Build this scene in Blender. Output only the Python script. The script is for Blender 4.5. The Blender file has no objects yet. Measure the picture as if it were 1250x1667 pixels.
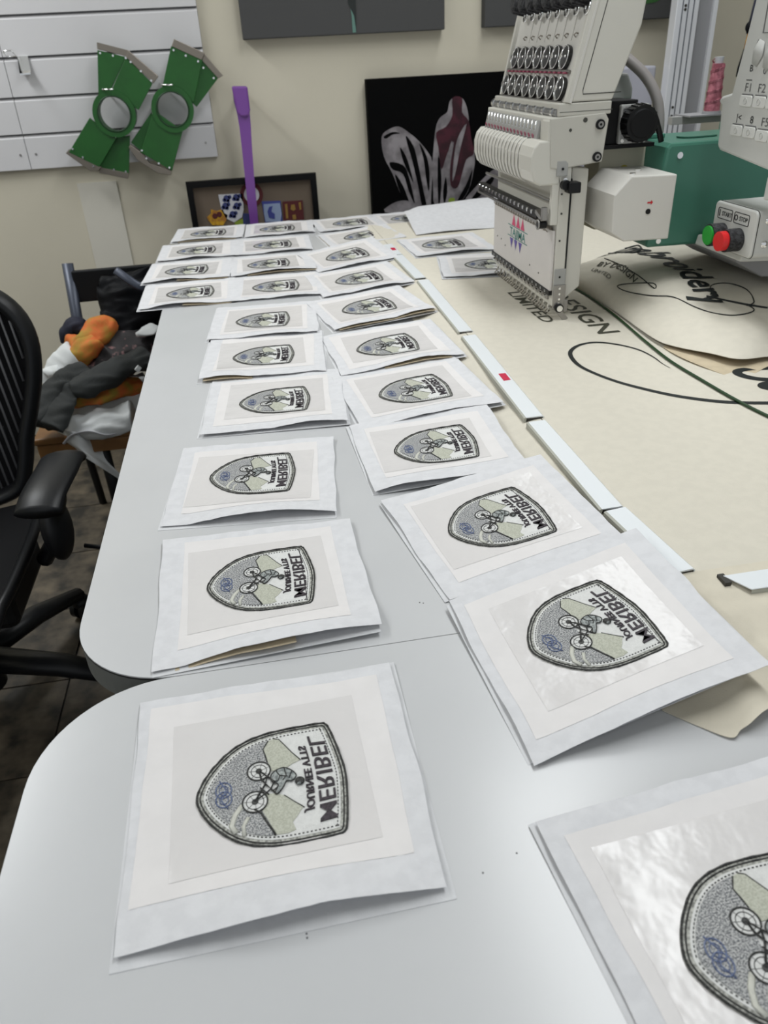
import bpy, bmesh, math, random
from math import sin, cos, pi, radians, sqrt, hypot, atan2
from mathutils import Vector, Matrix, noise

random.seed(7)
SC = bpy.context.scene
COL = SC.collection

# ------------------------------------------------------------------ camera
TZ = 0.82                                   # table top height
FPX = 1253.0
CAM = Vector((0.0, 0.0, TZ + 0.50))
_p, _r, _y = radians(30.8), radians(3.1), radians(8.4)
FWD = Vector((sin(_y) * cos(_p), cos(_y) * cos(_p), -sin(_p)))
_r0 = Vector((cos(_y), -sin(_y), 0)); _u0 = _r0.cross(FWD)
RGT = _r0 * cos(_r) - _u0 * sin(_r); UPV = _r0 * sin(_r) + _u0 * cos(_r)
cam_d = bpy.data.cameras.new('camera'); cam = bpy.data.objects.new('camera', cam_d); COL.objects.link(cam)
cam.matrix_world = Matrix(((RGT.x, UPV.x, -FWD.x, CAM.x), (RGT.y, UPV.y, -FWD.y, CAM.y), (RGT.z, UPV.z, -FWD.z, CAM.z), (0, 0, 0, 1)))
cam_d.sensor_fit = 'HORIZONTAL'; cam_d.sensor_width = 36.0; cam_d.lens = 36.0 * FPX / 1250.0
cam_d.clip_start = 0.02; cam_d.clip_end = 60
cam_d.dof.use_dof = True; cam_d.dof.focus_distance = 0.95; cam_d.dof.aperture_fstop = 13.0
SC.camera = cam

# ------------------------------------------------------------------ light
w = bpy.data.worlds.new('world'); SC.world = w; w.use_nodes = True
w.node_tree.nodes['Background'].inputs[0].default_value = (0.90, 0.955, 1.0, 1)
w.node_tree.nodes['Background'].inputs[1].default_value = 0.52
def area(x, y, z, sx, sy, e, col=(0.955, 0.985, 1.0)):
    l = bpy.data.lights.new('ceiling_lamp', 'AREA'); l.shape = 'RECTANGLE'; l.size = sx; l.size_y = sy; l.energy = e; l.color = col
    o = bpy.data.objects.new('ceiling_lamp', l); COL.objects.link(o); o.location = (x, y, z); return o
area(0.76, 1.15, 2.66, 0.32, 1.5, 21)
area(-1.40, 2.45, 2.66, 0.30, 1.2, 30)
area(1.05, 2.45, 2.66, 0.30, 1.2, 9)
area(-0.6, -0.9, 2.66, 1.2, 0.30, 4)
area(-2.0, 0.6, 2.66, 0.30, 1.2, 14)
SC.view_settings.view_transform = 'Standard'; SC.view_settings.look = 'None'
SC.view_settings.gamma = 1.0; SC.view_settings.use_curve_mapping = False
SC.view_settings.exposure = 0.09

# ------------------------------------------------------------------ pixel -> point on a real plane
def ray(px, py): return FWD * FPX + RGT * (px - 625.0) + UPV * (833.5 - py)
def atz(px, py, z=TZ): d = ray(px, py); return CAM + d * ((z - CAM.z) / d.z)
def aty(px, py, y): d = ray(px, py); return CAM + d * ((y - CAM.y) / d.y)
def atx(px, py, x): d = ray(px, py); return CAM + d * ((x - CAM.x) / d.x)

# ------------------------------------------------------------------ materials
MATS = {}
def lin(c): return tuple((v / 12.92 if v <= 0.04045 else ((v + 0.055) / 1.055) ** 2.4) for v in c)
def mat(name, c, rough=0.6, metal=0.0, noise_amt=0.0, nscale=30.0, bump=0.0, bscale=200.0, c2=None, coat=0.0, spec=0.5, emit=0, trans=0.0, sss=0.0, mix=(0.4, 0.6), wave=None, alpha=None, dist=0.001):
    """colours are given as sRGB 0..1"""
    m = bpy.data.materials.new(name); m.use_nodes = True; nt = m.node_tree; N = nt.nodes; L = nt.links
    b = N['Principled BSDF']; b.inputs['Roughness'].default_value = rough; b.inputs['Metallic'].default_value = metal
    b.inputs['Coat Weight'].default_value = coat; b.inputs['Specular IOR Level'].default_value = spec
    c = lin(c); b.inputs['Base Color'].default_value = (*c, 1)
    if alpha is not None: b.inputs['Alpha'].default_value = alpha
    if trans: b.inputs['Transmission Weight'].default_value = trans
    tc = N.new('ShaderNodeTexCoord')
    if noise_amt or c2 is not None:
        n = N.new('ShaderNodeTexNoise'); n.inputs['Scale'].default_value = nscale; n.inputs['Detail'].default_value = 6
        L.new(tc.outputs['Object'], n.inputs['Vector'])
        r = N.new('ShaderNodeValToRGB'); L.new(n.outputs['Fac'], r.inputs[0])
        if c2 is None: c2l = tuple(v * (1 - noise_amt) for v in c)
        else: c2l = lin(c2)
        r.color_ramp.elements[0].position = mix[0]; r.color_ramp.elements[0].color = (*c2l, 1)
        r.color_ramp.elements[1].position = mix[1]; r.color_ramp.elements[1].color = (*c, 1)
        L.new(r.outputs[0], b.inputs['Base Color'])
    if bump:
        n2 = N.new('ShaderNodeTexNoise'); n2.inputs['Scale'].default_value = bscale; n2.inputs['Detail'].default_value = 4
        L.new(tc.outputs['Object'], n2.inputs['Vector'])
        if wave:
            n2 = N.new('ShaderNodeTexWave'); n2.inputs['Scale'].default_value = wave; n2.inputs['Distortion'].default_value = 1.0
            L.new(tc.outputs['Object'], n2.inputs['Vector'])
        bp = N.new('ShaderNodeBump'); bp.inputs['Strength'].default_value = bump; bp.inputs['Distance'].default_value = dist
        L.new(n2.outputs['Fac'], bp.inputs['Height']); L.new(bp.outputs[0], b.inputs['Normal'])
    MATS[name] = m; return m
mat('wall_paint', (0.80, 0.775, 0.705), 0.85, noise_amt=0.03, nscale=3, bump=0.15, bscale=60)
mat('wall_side', (0.70, 0.68, 0.62), 0.9)
mat('ceiling', (0.85, 0.85, 0.83), 0.9)
mat('tile', (0.40, 0.36, 0.30), 0.6, c2=(0.13, 0.115, 0.095), nscale=13, mix=(0.36, 0.66), bump=0.3, bscale=40)
mat('grout', (0.12, 0.11, 0.1), 0.9)
mat('laminate', (0.79, 0.793, 0.798), 0.25, noise_amt=0.03, nscale=6, spec=0.45)
mat('laminate_edge', (0.42, 0.43, 0.42), 0.5)
mat('dark_line', (0.12, 0.12, 0.12), 0.6)
mat('leg_metal', (0.35, 0.36, 0.37), 0.4, metal=0.6)
mat('nonwoven', (0.858, 0.858, 0.868), 0.75, noise_amt=0.06, nscale=70, bump=0.6, bscale=48, dist=0.003)
mat('nonwoven_backing', (0.84, 0.842, 0.85), 0.7, noise_amt=0.06, nscale=50, bump=0.2, bscale=400)
mat('twill_white', (0.893, 0.880, 0.876), 0.7, noise_amt=0.03, nscale=40, bump=0.5, bscale=30, dist=0.002)
mat('film', (0.868, 0.855, 0.850), 0.22, noise_amt=0.02, nscale=14, bump=1.0, bscale=14, spec=0.42, dist=0.004)
mat('tan_cloth', (0.80, 0.74, 0.63), 0.85, noise_amt=0.1, nscale=50)
mat('cotton', (0.845, 0.822, 0.765), 0.85, noise_amt=0.035, nscale=60, bump=0.3, bscale=900)
mat('cotton_dark', (0.845, 0.815, 0.745), 0.85, noise_amt=0.06, nscale=30, bump=0.3, bscale=700)
mat('patch_cloth', (0.87, 0.87, 0.86), 0.8, noise_amt=0.08, nscale=300, bump=0.4, bscale=900)
mat('patch_rim', (0.76, 0.76, 0.73), 0.8, c2=(0.50, 0.50, 0.48), nscale=500, bump=0.5, bscale=900)
mat('black_thread', (0.26, 0.26, 0.25), 0.6, c2=(0.07, 0.07, 0.07), nscale=600, mix=(0.45, 0.62))
mat('letter_thread', (0.24, 0.20, 0.235), 0.6, c2=(0.10, 0.08, 0.10), nscale=500)
mat('meadow_thread', (0.76, 0.76, 0.755), 0.8, c2=(0.36, 0.37, 0.385), nscale=1000, mix=(0.44, 0.56), bump=0.6, bscale=700)
mat('mountain_thread', (0.76, 0.765, 0.71), 0.75, c2=(0.68, 0.685, 0.625), nscale=700, bump=0.4, bscale=800)
mat('trail_thread', (0.80, 0.80, 0.76), 0.75, noise_amt=0.1, nscale=300)
mat('grey_thread', (0.66, 0.68, 0.67), 0.7, c2=(0.42, 0.44, 0.44), nscale=350)
mat('blue_thread', (0.45, 0.50, 0.62), 0.6, c2=(0.30, 0.35, 0.50), nscale=500)
mat('machine_white', (0.80, 0.79, 0.755), 0.38, noise_amt=0.02, nscale=9)
mat('machine_pale', (0.82, 0.81, 0.785), 0.4)
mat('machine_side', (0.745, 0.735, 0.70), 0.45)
mat('machine_grey', (0.62, 0.62, 0.61), 0.4)
mat('machine_green', (0.26, 0.47, 0.40), 0.38, noise_amt=0.04, nscale=8)
mat('green_edge', (0.27, 0.50, 0.43), 0.35)
mat('seam_dark', (0.25, 0.25, 0.23), 0.7)
mat('black_plastic', (0.06, 0.062, 0.068), 0.40, spec=0.3)
mat('black_rough', (0.08, 0.08, 0.085), 0.6, spec=0.2)
mat('knob_fuzz', (0.22, 0.22, 0.23), 0.7, c2=(0.05, 0.05, 0.06), nscale=200)
mat('chrome', (0.95, 0.95, 0.95), 0.20, metal=1.0)
mat('steel', (0.62, 0.61, 0.60), 0.32, metal=0.9)
mat('steel_warm', (0.55, 0.52, 0.48), 0.38, metal=0.85)
mat('clear_plastic', (0.66, 0.66, 0.66), 0.22, noise_amt=0.35, nscale=90, metal=0.6)
mat('disc_black', (0.08, 0.078, 0.078), 0.4, c2=(0.20, 0.20, 0.20), nscale=160)
mat('pink_thread', (0.74, 0.46, 0.51), 0.45, c2=(0.55, 0.29, 0.34), nscale=70, mix=(0.4, 0.6))
mat('magenta', (0.60, 0.27, 0.36), 0.5)
mat('plate_white', (0.82, 0.80, 0.785), 0.42, noise_amt=0.03, nscale=20)
mat('logo_teal', (0.20, 0.48, 0.45), 0.5)
mat('logo_pink', (0.80, 0.25, 0.42), 0.5)
mat('logo_violet', (0.35, 0.28, 0.60), 0.5)
mat('button_green', (0.16, 0.62, 0.22), 0.35)
mat('button_red', (0.83, 0.13, 0.14), 0.35)
mat('panel_plastic', (0.80, 0.80, 0.785), 0.4)
mat('key_plastic', (0.86, 0.86, 0.845), 0.35)
mat('key_shade', (0.74, 0.74, 0.725), 0.5)
mat('ink', (0.10, 0.10, 0.10), 0.6)
mat('ink_grey', (0.40, 0.40, 0.40), 0.6)
mat('ink_red', (0.75, 0.10, 0.15), 0.5)
mat('print_black', (0.075, 0.10, 0.095), 0.6)
mat('print_olive', (0.25, 0.25, 0.20), 0.7)
mat('cord_green', (0.07, 0.22, 0.07), 0.5)
mat('clip_white', (0.905, 0.92, 0.93), 0.35)
mat('clip_dark', (0.18, 0.17, 0.15), 0.5)
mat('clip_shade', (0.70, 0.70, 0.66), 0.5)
mat('label_red', (0.78, 0.13, 0.27), 0.5)
mat('slat_board', (0.80, 0.795, 0.80), 0.5, noise_amt=0.02, nscale=4)
mat('slat_groove', (0.46, 0.46, 0.47), 0.6)
mat('hoop_green', (0.10, 0.34, 0.11), 0.45, noise_amt=0.12, nscale=20)
mat('hoop_dark', (0.04, 0.20, 0.07), 0.5)
mat('purple', (0.45, 0.26, 0.57), 0.32)
mat('canvas_grey', (0.30, 0.30, 0.30), 0.8, spec=0.15)
mat('canvas_black', (0.02, 0.02, 0.022), 0.8, spec=0.08)
mat('petal', (0.56, 0.54, 0.55), 0.8, c2=(0.16, 0.14, 0.16), nscale=14, mix=(0.40, 0.50))
mat('petal_plain', (0.56, 0.54, 0.55), 0.8, c2=(0.42, 0.40, 0.41), nscale=20)
mat('petal_red', (0.27, 0.08, 0.14), 0.8, c2=(0.17, 0.03, 0.08), nscale=25)
mat('stem_green', (0.36, 0.50, 0.46), 0.7)
mat('leaf_green', (0.18, 0.36, 0.16), 0.7)
mat('lime', (0.50, 0.58, 0.18), 0.7)
mat('frame_black', (0.04, 0.04, 0.045), 0.5, spec=0.15)
mat('felt_brown', (0.42, 0.37, 0.32), 0.9)
mat('crest_yellow', (0.78, 0.60, 0.13), 0.8, c2=(0.62, 0.42, 0.16), nscale=60)
mat('crest_white', (0.76, 0.76, 0.78), 0.8)
mat('crest_navy', (0.20, 0.23, 0.42), 0.8)
mat('crest_blue', (0.24, 0.27, 0.55), 0.8)
mat('crest_pale', (0.56, 0.62, 0.74), 0.8)
mat('crest_maroon', (0.32, 0.11, 0.12), 0.8)
mat('crest_gold', (0.55, 0.43, 0.20), 0.8)
mat('aluminium', (0.88, 0.885, 0.90), 0.32, metal=0.35)
mat('alu_dark', (0.42, 0.43, 0.46), 0.4, metal=0.5)
mat('board_grey', (0.56, 0.56, 0.57), 0.6)
mat('box_lilac', (0.66, 0.66, 0.70), 0.6)
mat('pale_wall_patch', (0.815, 0.80, 0.755), 0.85)
mat('chair_black', (0.075, 0.08, 0.09), 0.42, spec=0.35)
mat('chair_metal', (0.27, 0.29, 0.34), 0.4, metal=0.3)
mat('mesh_grey', (0.42, 0.42, 0.43), 0.5)
mat('mesh_dark', (0.07, 0.07, 0.078), 0.8, spec=0.2)
mat('wood_seat', (0.58, 0.42, 0.24), 0.5, c2=(0.50, 0.35, 0.19), nscale=12)
mat('jacket', (0.17, 0.18, 0.178), 0.85, noise_amt=0.2, nscale=15)
mat('navy_cloth', (0.09, 0.10, 0.17), 0.8)
mat('bag_black', (0.03, 0.034, 0.05), 0.6, spec=0.15)
mat('white_cloth', (0.83, 0.84, 0.84), 0.85, noise_amt=0.05, nscale=10)
mat('orange_cloth', (0.78, 0.40, 0.17), 0.8, c2=(0.60, 0.50, 0.17), nscale=22, mix=(0.38, 0.60), bump=0.4, bscale=60)
mat('flower_cloth', (0.17, 0.16, 0.165), 0.8, c2=(0.50, 0.38, 0.38), nscale=34, mix=(0.38, 0.45))
mat('yellow_label', (0.68, 0.63, 0.25), 0.6)
mat('tube_grey', (0.56, 0.54, 0.53), 0.35)
mat('beige_box', (0.74, 0.725, 0.65), 0.6)
mat('speck', (0.35, 0.35, 0.36), 0.7)

# ------------------------------------------------------------------ mesh builder
class MB:
    def __init__(s): s.v = []; s.f = []; s.mi = []; s.cur = 0; s.sm = []
    def m(s, i): s.cur = i; return s
    def add(s, vs, fs, smooth=False):
        o = len(s.v); s.v += [tuple(p) for p in vs]
        for f in fs: s.f.append(tuple(o + i for i in f)); s.mi.append(s.cur); s.sm.append(smooth)
        return s
    def box(s, x0, x1, y0, y1, z0, z1):
        return s.add([(x0, y0, z0), (x1, y0, z0), (x1, y1, z0), (x0, y1, z0), (x0, y0, z1), (x1, y0, z1), (x1, y1, z1), (x0, y1, z1)],
                     [(0, 3, 2, 1), (4, 5, 6, 7), (0, 1, 5, 4), (1, 2, 6, 5), (2, 3, 7, 6), (3, 0, 4, 7)])
    def obox(s, c, ax, ay, az, hx, hy, hz):
        c = Vector(c); ax, ay, az = Vector(ax).normalized(), Vector(ay).normalized(), Vector(az).normalized()
        P = [c + ax * (hx * i) + ay * (hy * j) + az * (hz * k) for k in (-1, 1) for (i, j) in ((-1, -1), (1, -1), (1, 1), (-1, 1))]
        return s.add(P, [(0, 3, 2, 1), (4, 5, 6, 7), (0, 1, 5, 4), (1, 2, 6, 5), (2, 3, 7, 6), (3, 0, 4, 7)])
    def prism(s, pts, axis, a, b):
        """polygon extruded along an axis: pts are the two other coordinates in order"""
        def mk(p, t):
            return {'x': (t, p[0], p[1]), 'y': (p[0], t, p[1]), 'z': (p[0], p[1], t)}[axis]
        n = len(pts); ar = sum(pts[i][0] * pts[(i + 1) % n][1] - pts[(i + 1) % n][0] * pts[i][1] for i in range(n))
        if (ar < 0) != (axis == 'y'): pts = pts[::-1]
        lo, hi = min(a, b), max(a, b)
        V = [mk(p, lo) for p in pts] + [mk(p, hi) for p in pts]
        F = [tuple(range(n))[::-1], tuple(range(n, 2 * n))] + [(i, (i + 1) % n, n + (i + 1) % n, n + i) for i in range(n)]
        return s.add(V, F)
    def loft(s, A, B):
        n = len(A); return s.add(list(A) + list(B), [tuple(range(n))[::-1], tuple(range(n, 2 * n))] + [(i, (i + 1) % n, n + (i + 1) % n, n + i) for i in range(n)])
    def cyl(s, p0, p1, r, seg=16, r2=None, caps=True):
        p0, p1 = Vector(p0), Vector(p1); d = (p1 - p0).normalized(); a = d.orthogonal().normalized(); b = d.cross(a); r2 = r if r2 is None else r2
        V = [p0 + (a * cos(2 * pi * i / seg) + b * sin(2 * pi * i / seg)) * r for i in range(seg)] + [p1 + (a * cos(2 * pi * i / seg) + b * sin(2 * pi * i / seg)) * r2 for i in range(seg)]
        s.add(V, [(i, (i + 1) % seg, seg + (i + 1) % seg, seg + i) for i in range(seg)], True)
        if caps: s.add(V[:seg], [tuple(range(seg))[::-1]]); s.add(V[seg:], [tuple(range(seg))])
        return s
    def tube(s, pts, r, seg=8, closed=False, flat=None):
        P = [Vector(p) for p in pts]; n = len(P); V = []; up0 = None
        for i in range(n):
            t = (P[(i + 1) % n] - P[i - 1]) if closed else (P[min(i + 1, n - 1)] - P[max(i - 1, 0)])
            t.normalize()
            if flat is not None: u = Vector(flat)
            else:
                if up0 is None: up0 = t.orthogonal().normalized()
                u = up0
            a = (u - t * u.dot(t)); a = a.normalized() if a.length > 1e-6 else t.orthogonal().normalized()
            up0 = a; b = t.cross(a)
            rr = r[i] if isinstance(r, list) else r
            rw, rh = rr if isinstance(rr, (list, tuple)) else (rr, rr)
            V += [P[i] + b * (rw * cos(2 * pi * k / seg)) + a * (rh * sin(2 * pi * k / seg)) for k in range(seg)]
        F = []
        for i in range(n if closed else n - 1):
            j = (i + 1) % n
            F += [(i * seg + k, i * seg + (k + 1) % seg, j * seg + (k + 1) % seg, j * seg + k) for k in range(seg)]
        if not closed: F += [tuple(range(seg))[::-1], tuple((n - 1) * seg + k for k in range(seg))]
        return s.add(V, F, True)
    def ring(s, c, nrm, R, r, seg=24, sub=8):
        c = Vector(c); n = Vector(nrm).normalized(); a = n.orthogonal().normalized(); b = n.cross(a)
        return s.tube([c + (a * cos(2 * pi * i / seg) + b * sin(2 * pi * i / seg)) * R for i in range(seg)], r, sub, True)
    def grid(s, fn, nu, nv, thick=0.0, smooth=True):
        V = [Vector(fn(i / nu, j / nv)) for j in range(nv + 1) for i in range(nu + 1)]
        F = [(j * (nu + 1) + i, j * (nu + 1) + i + 1, (j + 1) * (nu + 1) + i + 1, (j + 1) * (nu + 1) + i) for j in range(nv) for i in range(nu)]
        if not thick: return s.add(V, F, smooth)
        s.add(V, F, smooth); V2 = [p + Vector((0, 0, -thick)) for p in V]; s.add(V2, [f[::-1] for f in F], smooth)
        rim = [i for i in range(nu + 1)] + [j * (nu + 1) + nu for j in range(1, nv + 1)] + [nv * (nu + 1) + i for i in range(nu - 1, -1, -1)] + [j * (nu + 1) for j in range(nv - 1, 0, -1)]
        n = len(rim); return s.add([V[k] for k in rim] + [V2[k] for k in rim], [((k + 1) % n, k, n + k, n + (k + 1) % n) for k in range(n)])
    def ball(s, c, rx, ry=None, rz=None, seg=16, rings=10):
        ry = rx if ry is None else ry; rz = rx if rz is None else rz
        V = []; F = []
        for j in range(rings + 1):
            t = pi * j / rings
            for i in range(seg):
                V.append((c[0] + rx * sin(t) * cos(2 * pi * i / seg), c[1] + ry * sin(t) * sin(2 * pi * i / seg), c[2] - rz * cos(t)))
        for j in range(rings):
            for i in range(seg): F.append((j * seg + i, j * seg + (i + 1) % seg, (j + 1) * seg + (i + 1) % seg, (j + 1) * seg + i))
        return s.add(V, F, True)
    def text(s, body, size, fn, ext=0.0, bold=0.0, shear=0.0, space=1.0):
        """flat or extruded lettering; fn maps (u, v, w) in metres to a point; u is centred"""
        cu = bpy.data.curves.new('t', 'FONT'); cu.body = body; cu.size = size; cu.align_x = 'CENTER'; cu.extrude = ext; cu.offset = bold; cu.shear = shear; cu.space_character = space; cu.resolution_u = 3
        ob = bpy.data.objects.new('t', cu); me = bpy.data.meshes.new_from_object(ob)
        V = [fn(v.co.x, v.co.y, v.co.z) for v in me.vertices]; F = [tuple(p.vertices) for p in me.polygons]
        s.add(V, F); bpy.data.objects.remove(ob); bpy.data.curves.remove(cu); bpy.data.meshes.remove(me); return s
    def build(s, name, mats, parent=None, bevel=0.0, loc=None, normals=True):
        me = bpy.data.meshes.new(name); me.from_pydata(s.v, [], s.f)
        if isinstance(mats, str): mats = [mats]
        for k in mats: me.materials.append(MATS[k])
        me.polygons.foreach_set('material_index', s.mi); me.polygons.foreach_set('use_smooth', s.sm); me.update()
        if normals:
            bm = bmesh.new(); bm.from_mesh(me); bmesh.ops.recalc_face_normals(bm, faces=bm.faces); bm.to_mesh(me); bm.free()
        o = bpy.data.objects.new(name, me); COL.objects.link(o)
        if bevel:
            md = o.modifiers.new('bevel', 'BEVEL'); md.width = bevel; md.segments = 2; md.limit_method = 'ANGLE'; md.angle_limit = radians(50)
        if parent is not None:
            o.parent = parent
            o.matrix_parent_inverse = world_of(parent).inverted()
        return o
WM = {}
def world_of(o):
    m = Matrix.LocRotScale(o.location, o.rotation_euler, o.scale)
    if o.parent is not None: m = world_of(o.parent) @ o.matrix_parent_inverse @ m
    return m
def tag(o, label, cat, group=None):
    o['label'] = label; o['category'] = cat
    if group: o['group'] = group
    return o
def thing(name, label, cat, loc=(0, 0, 0), group=None):
    o = bpy.data.objects.new(name, None); COL.objects.link(o); o.location = loc; o.empty_display_size = 0.05
    return tag(o, label, cat, group)
def structure(o): o['kind'] = 'structure'; return o
def sm01(t): t = max(0.0, min(1.0, t)); return t * t * (3 - 2 * t)
def catmull(P, n=6, closed=False):
    P = [Vector(p) for p in P]; m = len(P); out = []
    for i in range(m if closed else m - 1):
        p0 = P[(i - 1) % m] if closed or i > 0 else P[0]; p1 = P[i]; p2 = P[(i + 1) % m]
        p3 = P[(i + 2) % m] if closed or i + 2 < m else P[-1]
        for k in range(n):
            t = k / n
            out.append(0.5 * ((2 * p1) + (p2 - p0) * t + (2 * p0 - 5 * p1 + 4 * p2 - p3) * t * t + (3 * p1 - p0 - 3 * p2 + p3) * t ** 3))
    if not closed: out.append(P[-1])
    return out

# ================================================================== the room
WY = 3.20
structure(MB().box(-3.0, 3.6, WY, WY + 0.1, 0, 2.75).build('wall_back', 'wall_paint'))
structure(MB().box(-3.1, -3.0, -1.2, WY + 0.1, 0, 2.75).build('wall_left', 'wall_side'))
structure(MB().box(3.6, 3.7, -1.2, WY + 0.1, 0, 2.75).build('wall_right', 'wall_side'))
structure(MB().box(-3.1, 3.7, -1.2, WY + 0.1, 2.75, 2.85).build('ceiling', 'ceiling'))
floor = structure(MB().box(-3.1, 3.7, -2.0, WY + 0.1, -0.08, -0.004).build('floor', 'grout'))
TS = 0.305
_tm = None
for i in range(-4, 4):
    for j in range(-6, 6):
        x, y = -0.59 + i * TS, 1.275 + j * TS
        if y + TS > WY: continue
        if _tm is None: _tm = MB().box(0.002, TS - 0.002, 0.002, TS - 0.002, -0.012, 0).build('tile', 'tile', bevel=0.0015)
        t = _tm if _tm.parent is None and _tm.name == 'tile' and i == -4 and j == -6 else bpy.data.objects.new('tile', _tm.data)
        if t is not _tm: COL.objects.link(t)
        t.location = (x + random.uniform(-.001, .001), y, random.uniform(-.0012, .0))
        t.parent = floor
structure(MB().prism([(WY - 0.012, 0), (WY, 0), (WY, 0.10), (WY - 0.006, 0.10), (WY - 0.012, 0.09)], 'x', -3.0, 3.6).build('baseboard_back', 'wall_side'))

# ================================================================== tables
def rounded_top(x0, x1, y0, y1, r, corners):
    pts = []
    for cx, cy, a0, k in ((x0 + r, y0 + r, 180, 'bl'), (x1 - r, y0 + r, 270, 'br'), (x1 - r, y1 - r, 0, 'tr'), (x0 + r, y1 - r, 90, 'tl')):
        if k in corners: pts += [(cx + r * cos(radians(a0 + 90 * t / 14)), cy + r * sin(radians(a0 + 90 * t / 14))) for t in range(15)]
        else: pts.append({'bl': (x0, y0), 'br': (x1, y0), 'tr': (x1, y1), 'tl': (x0, y1)}[k])
    return pts
def make_table(label, x0, x1, y0, y1, r, corners):
    t = thing('work_table', label, 'table', ((x0 + x1) / 2, (y0 + y1) / 2, 0), 'white laminate work tables')
    MB().prism(rounded_top(x0, x1, y0, y1, r, corners), 'z', TZ - 0.0015, TZ).build('tabletop', 'laminate', t)
    MB().prism(rounded_top(x0 - .0004, x1 + .0004, y0 - .0004, y1 + .0004, r, corners), 'z', TZ - 0.0030, TZ - 0.0015).build('edge_line', 'dark_line', t)
    MB().prism(rounded_top(x0, x1, y0, y1, r, corners), 'z', TZ - 0.032, TZ - 0.0030).build('edge_band', 'laminate_edge', t)
    for (lx, ly) in ((x0 + .22, y0 + .2), (x1 - .12, y0 + .2), (x0 + .22, y1 - .12), (x1 - .12, y1 - .12)):
        MB().box(lx - .022, lx + .022, ly - .022, ly + .022, 0, TZ - 0.032).build('leg', 'leg_metal', t, bevel=.002)
    return t
t1 = make_table('long white laminate table carrying most patch squares, its rounded corner beside the office chair', -0.227, 1.02, 0.5795, 2.885, 0.105, ('bl', 'tl'))
t2 = make_table('nearer white laminate table with a rounded corner, butted against the long table', -0.238, 1.10, -0.62, 0.5785, 0.11, ('tl', 'bl'))
fx = MB()
for (px, py) in ((683, 981), (689, 982), (786, 1421), (841, 1389), (1180, 1255), (499, 1520), (238, 615), (500, 1527)):
    p = atz(px, py); fx.cyl((p.x, p.y, TZ), (p.x, p.y, TZ + .0004), .0007, 6)
o = fx.build('thread_bits', 'speck'); o['kind'] = 'stuff'; tag(o, 'tiny dark bits of thread lint scattered on the white tables', 'lint')

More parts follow.
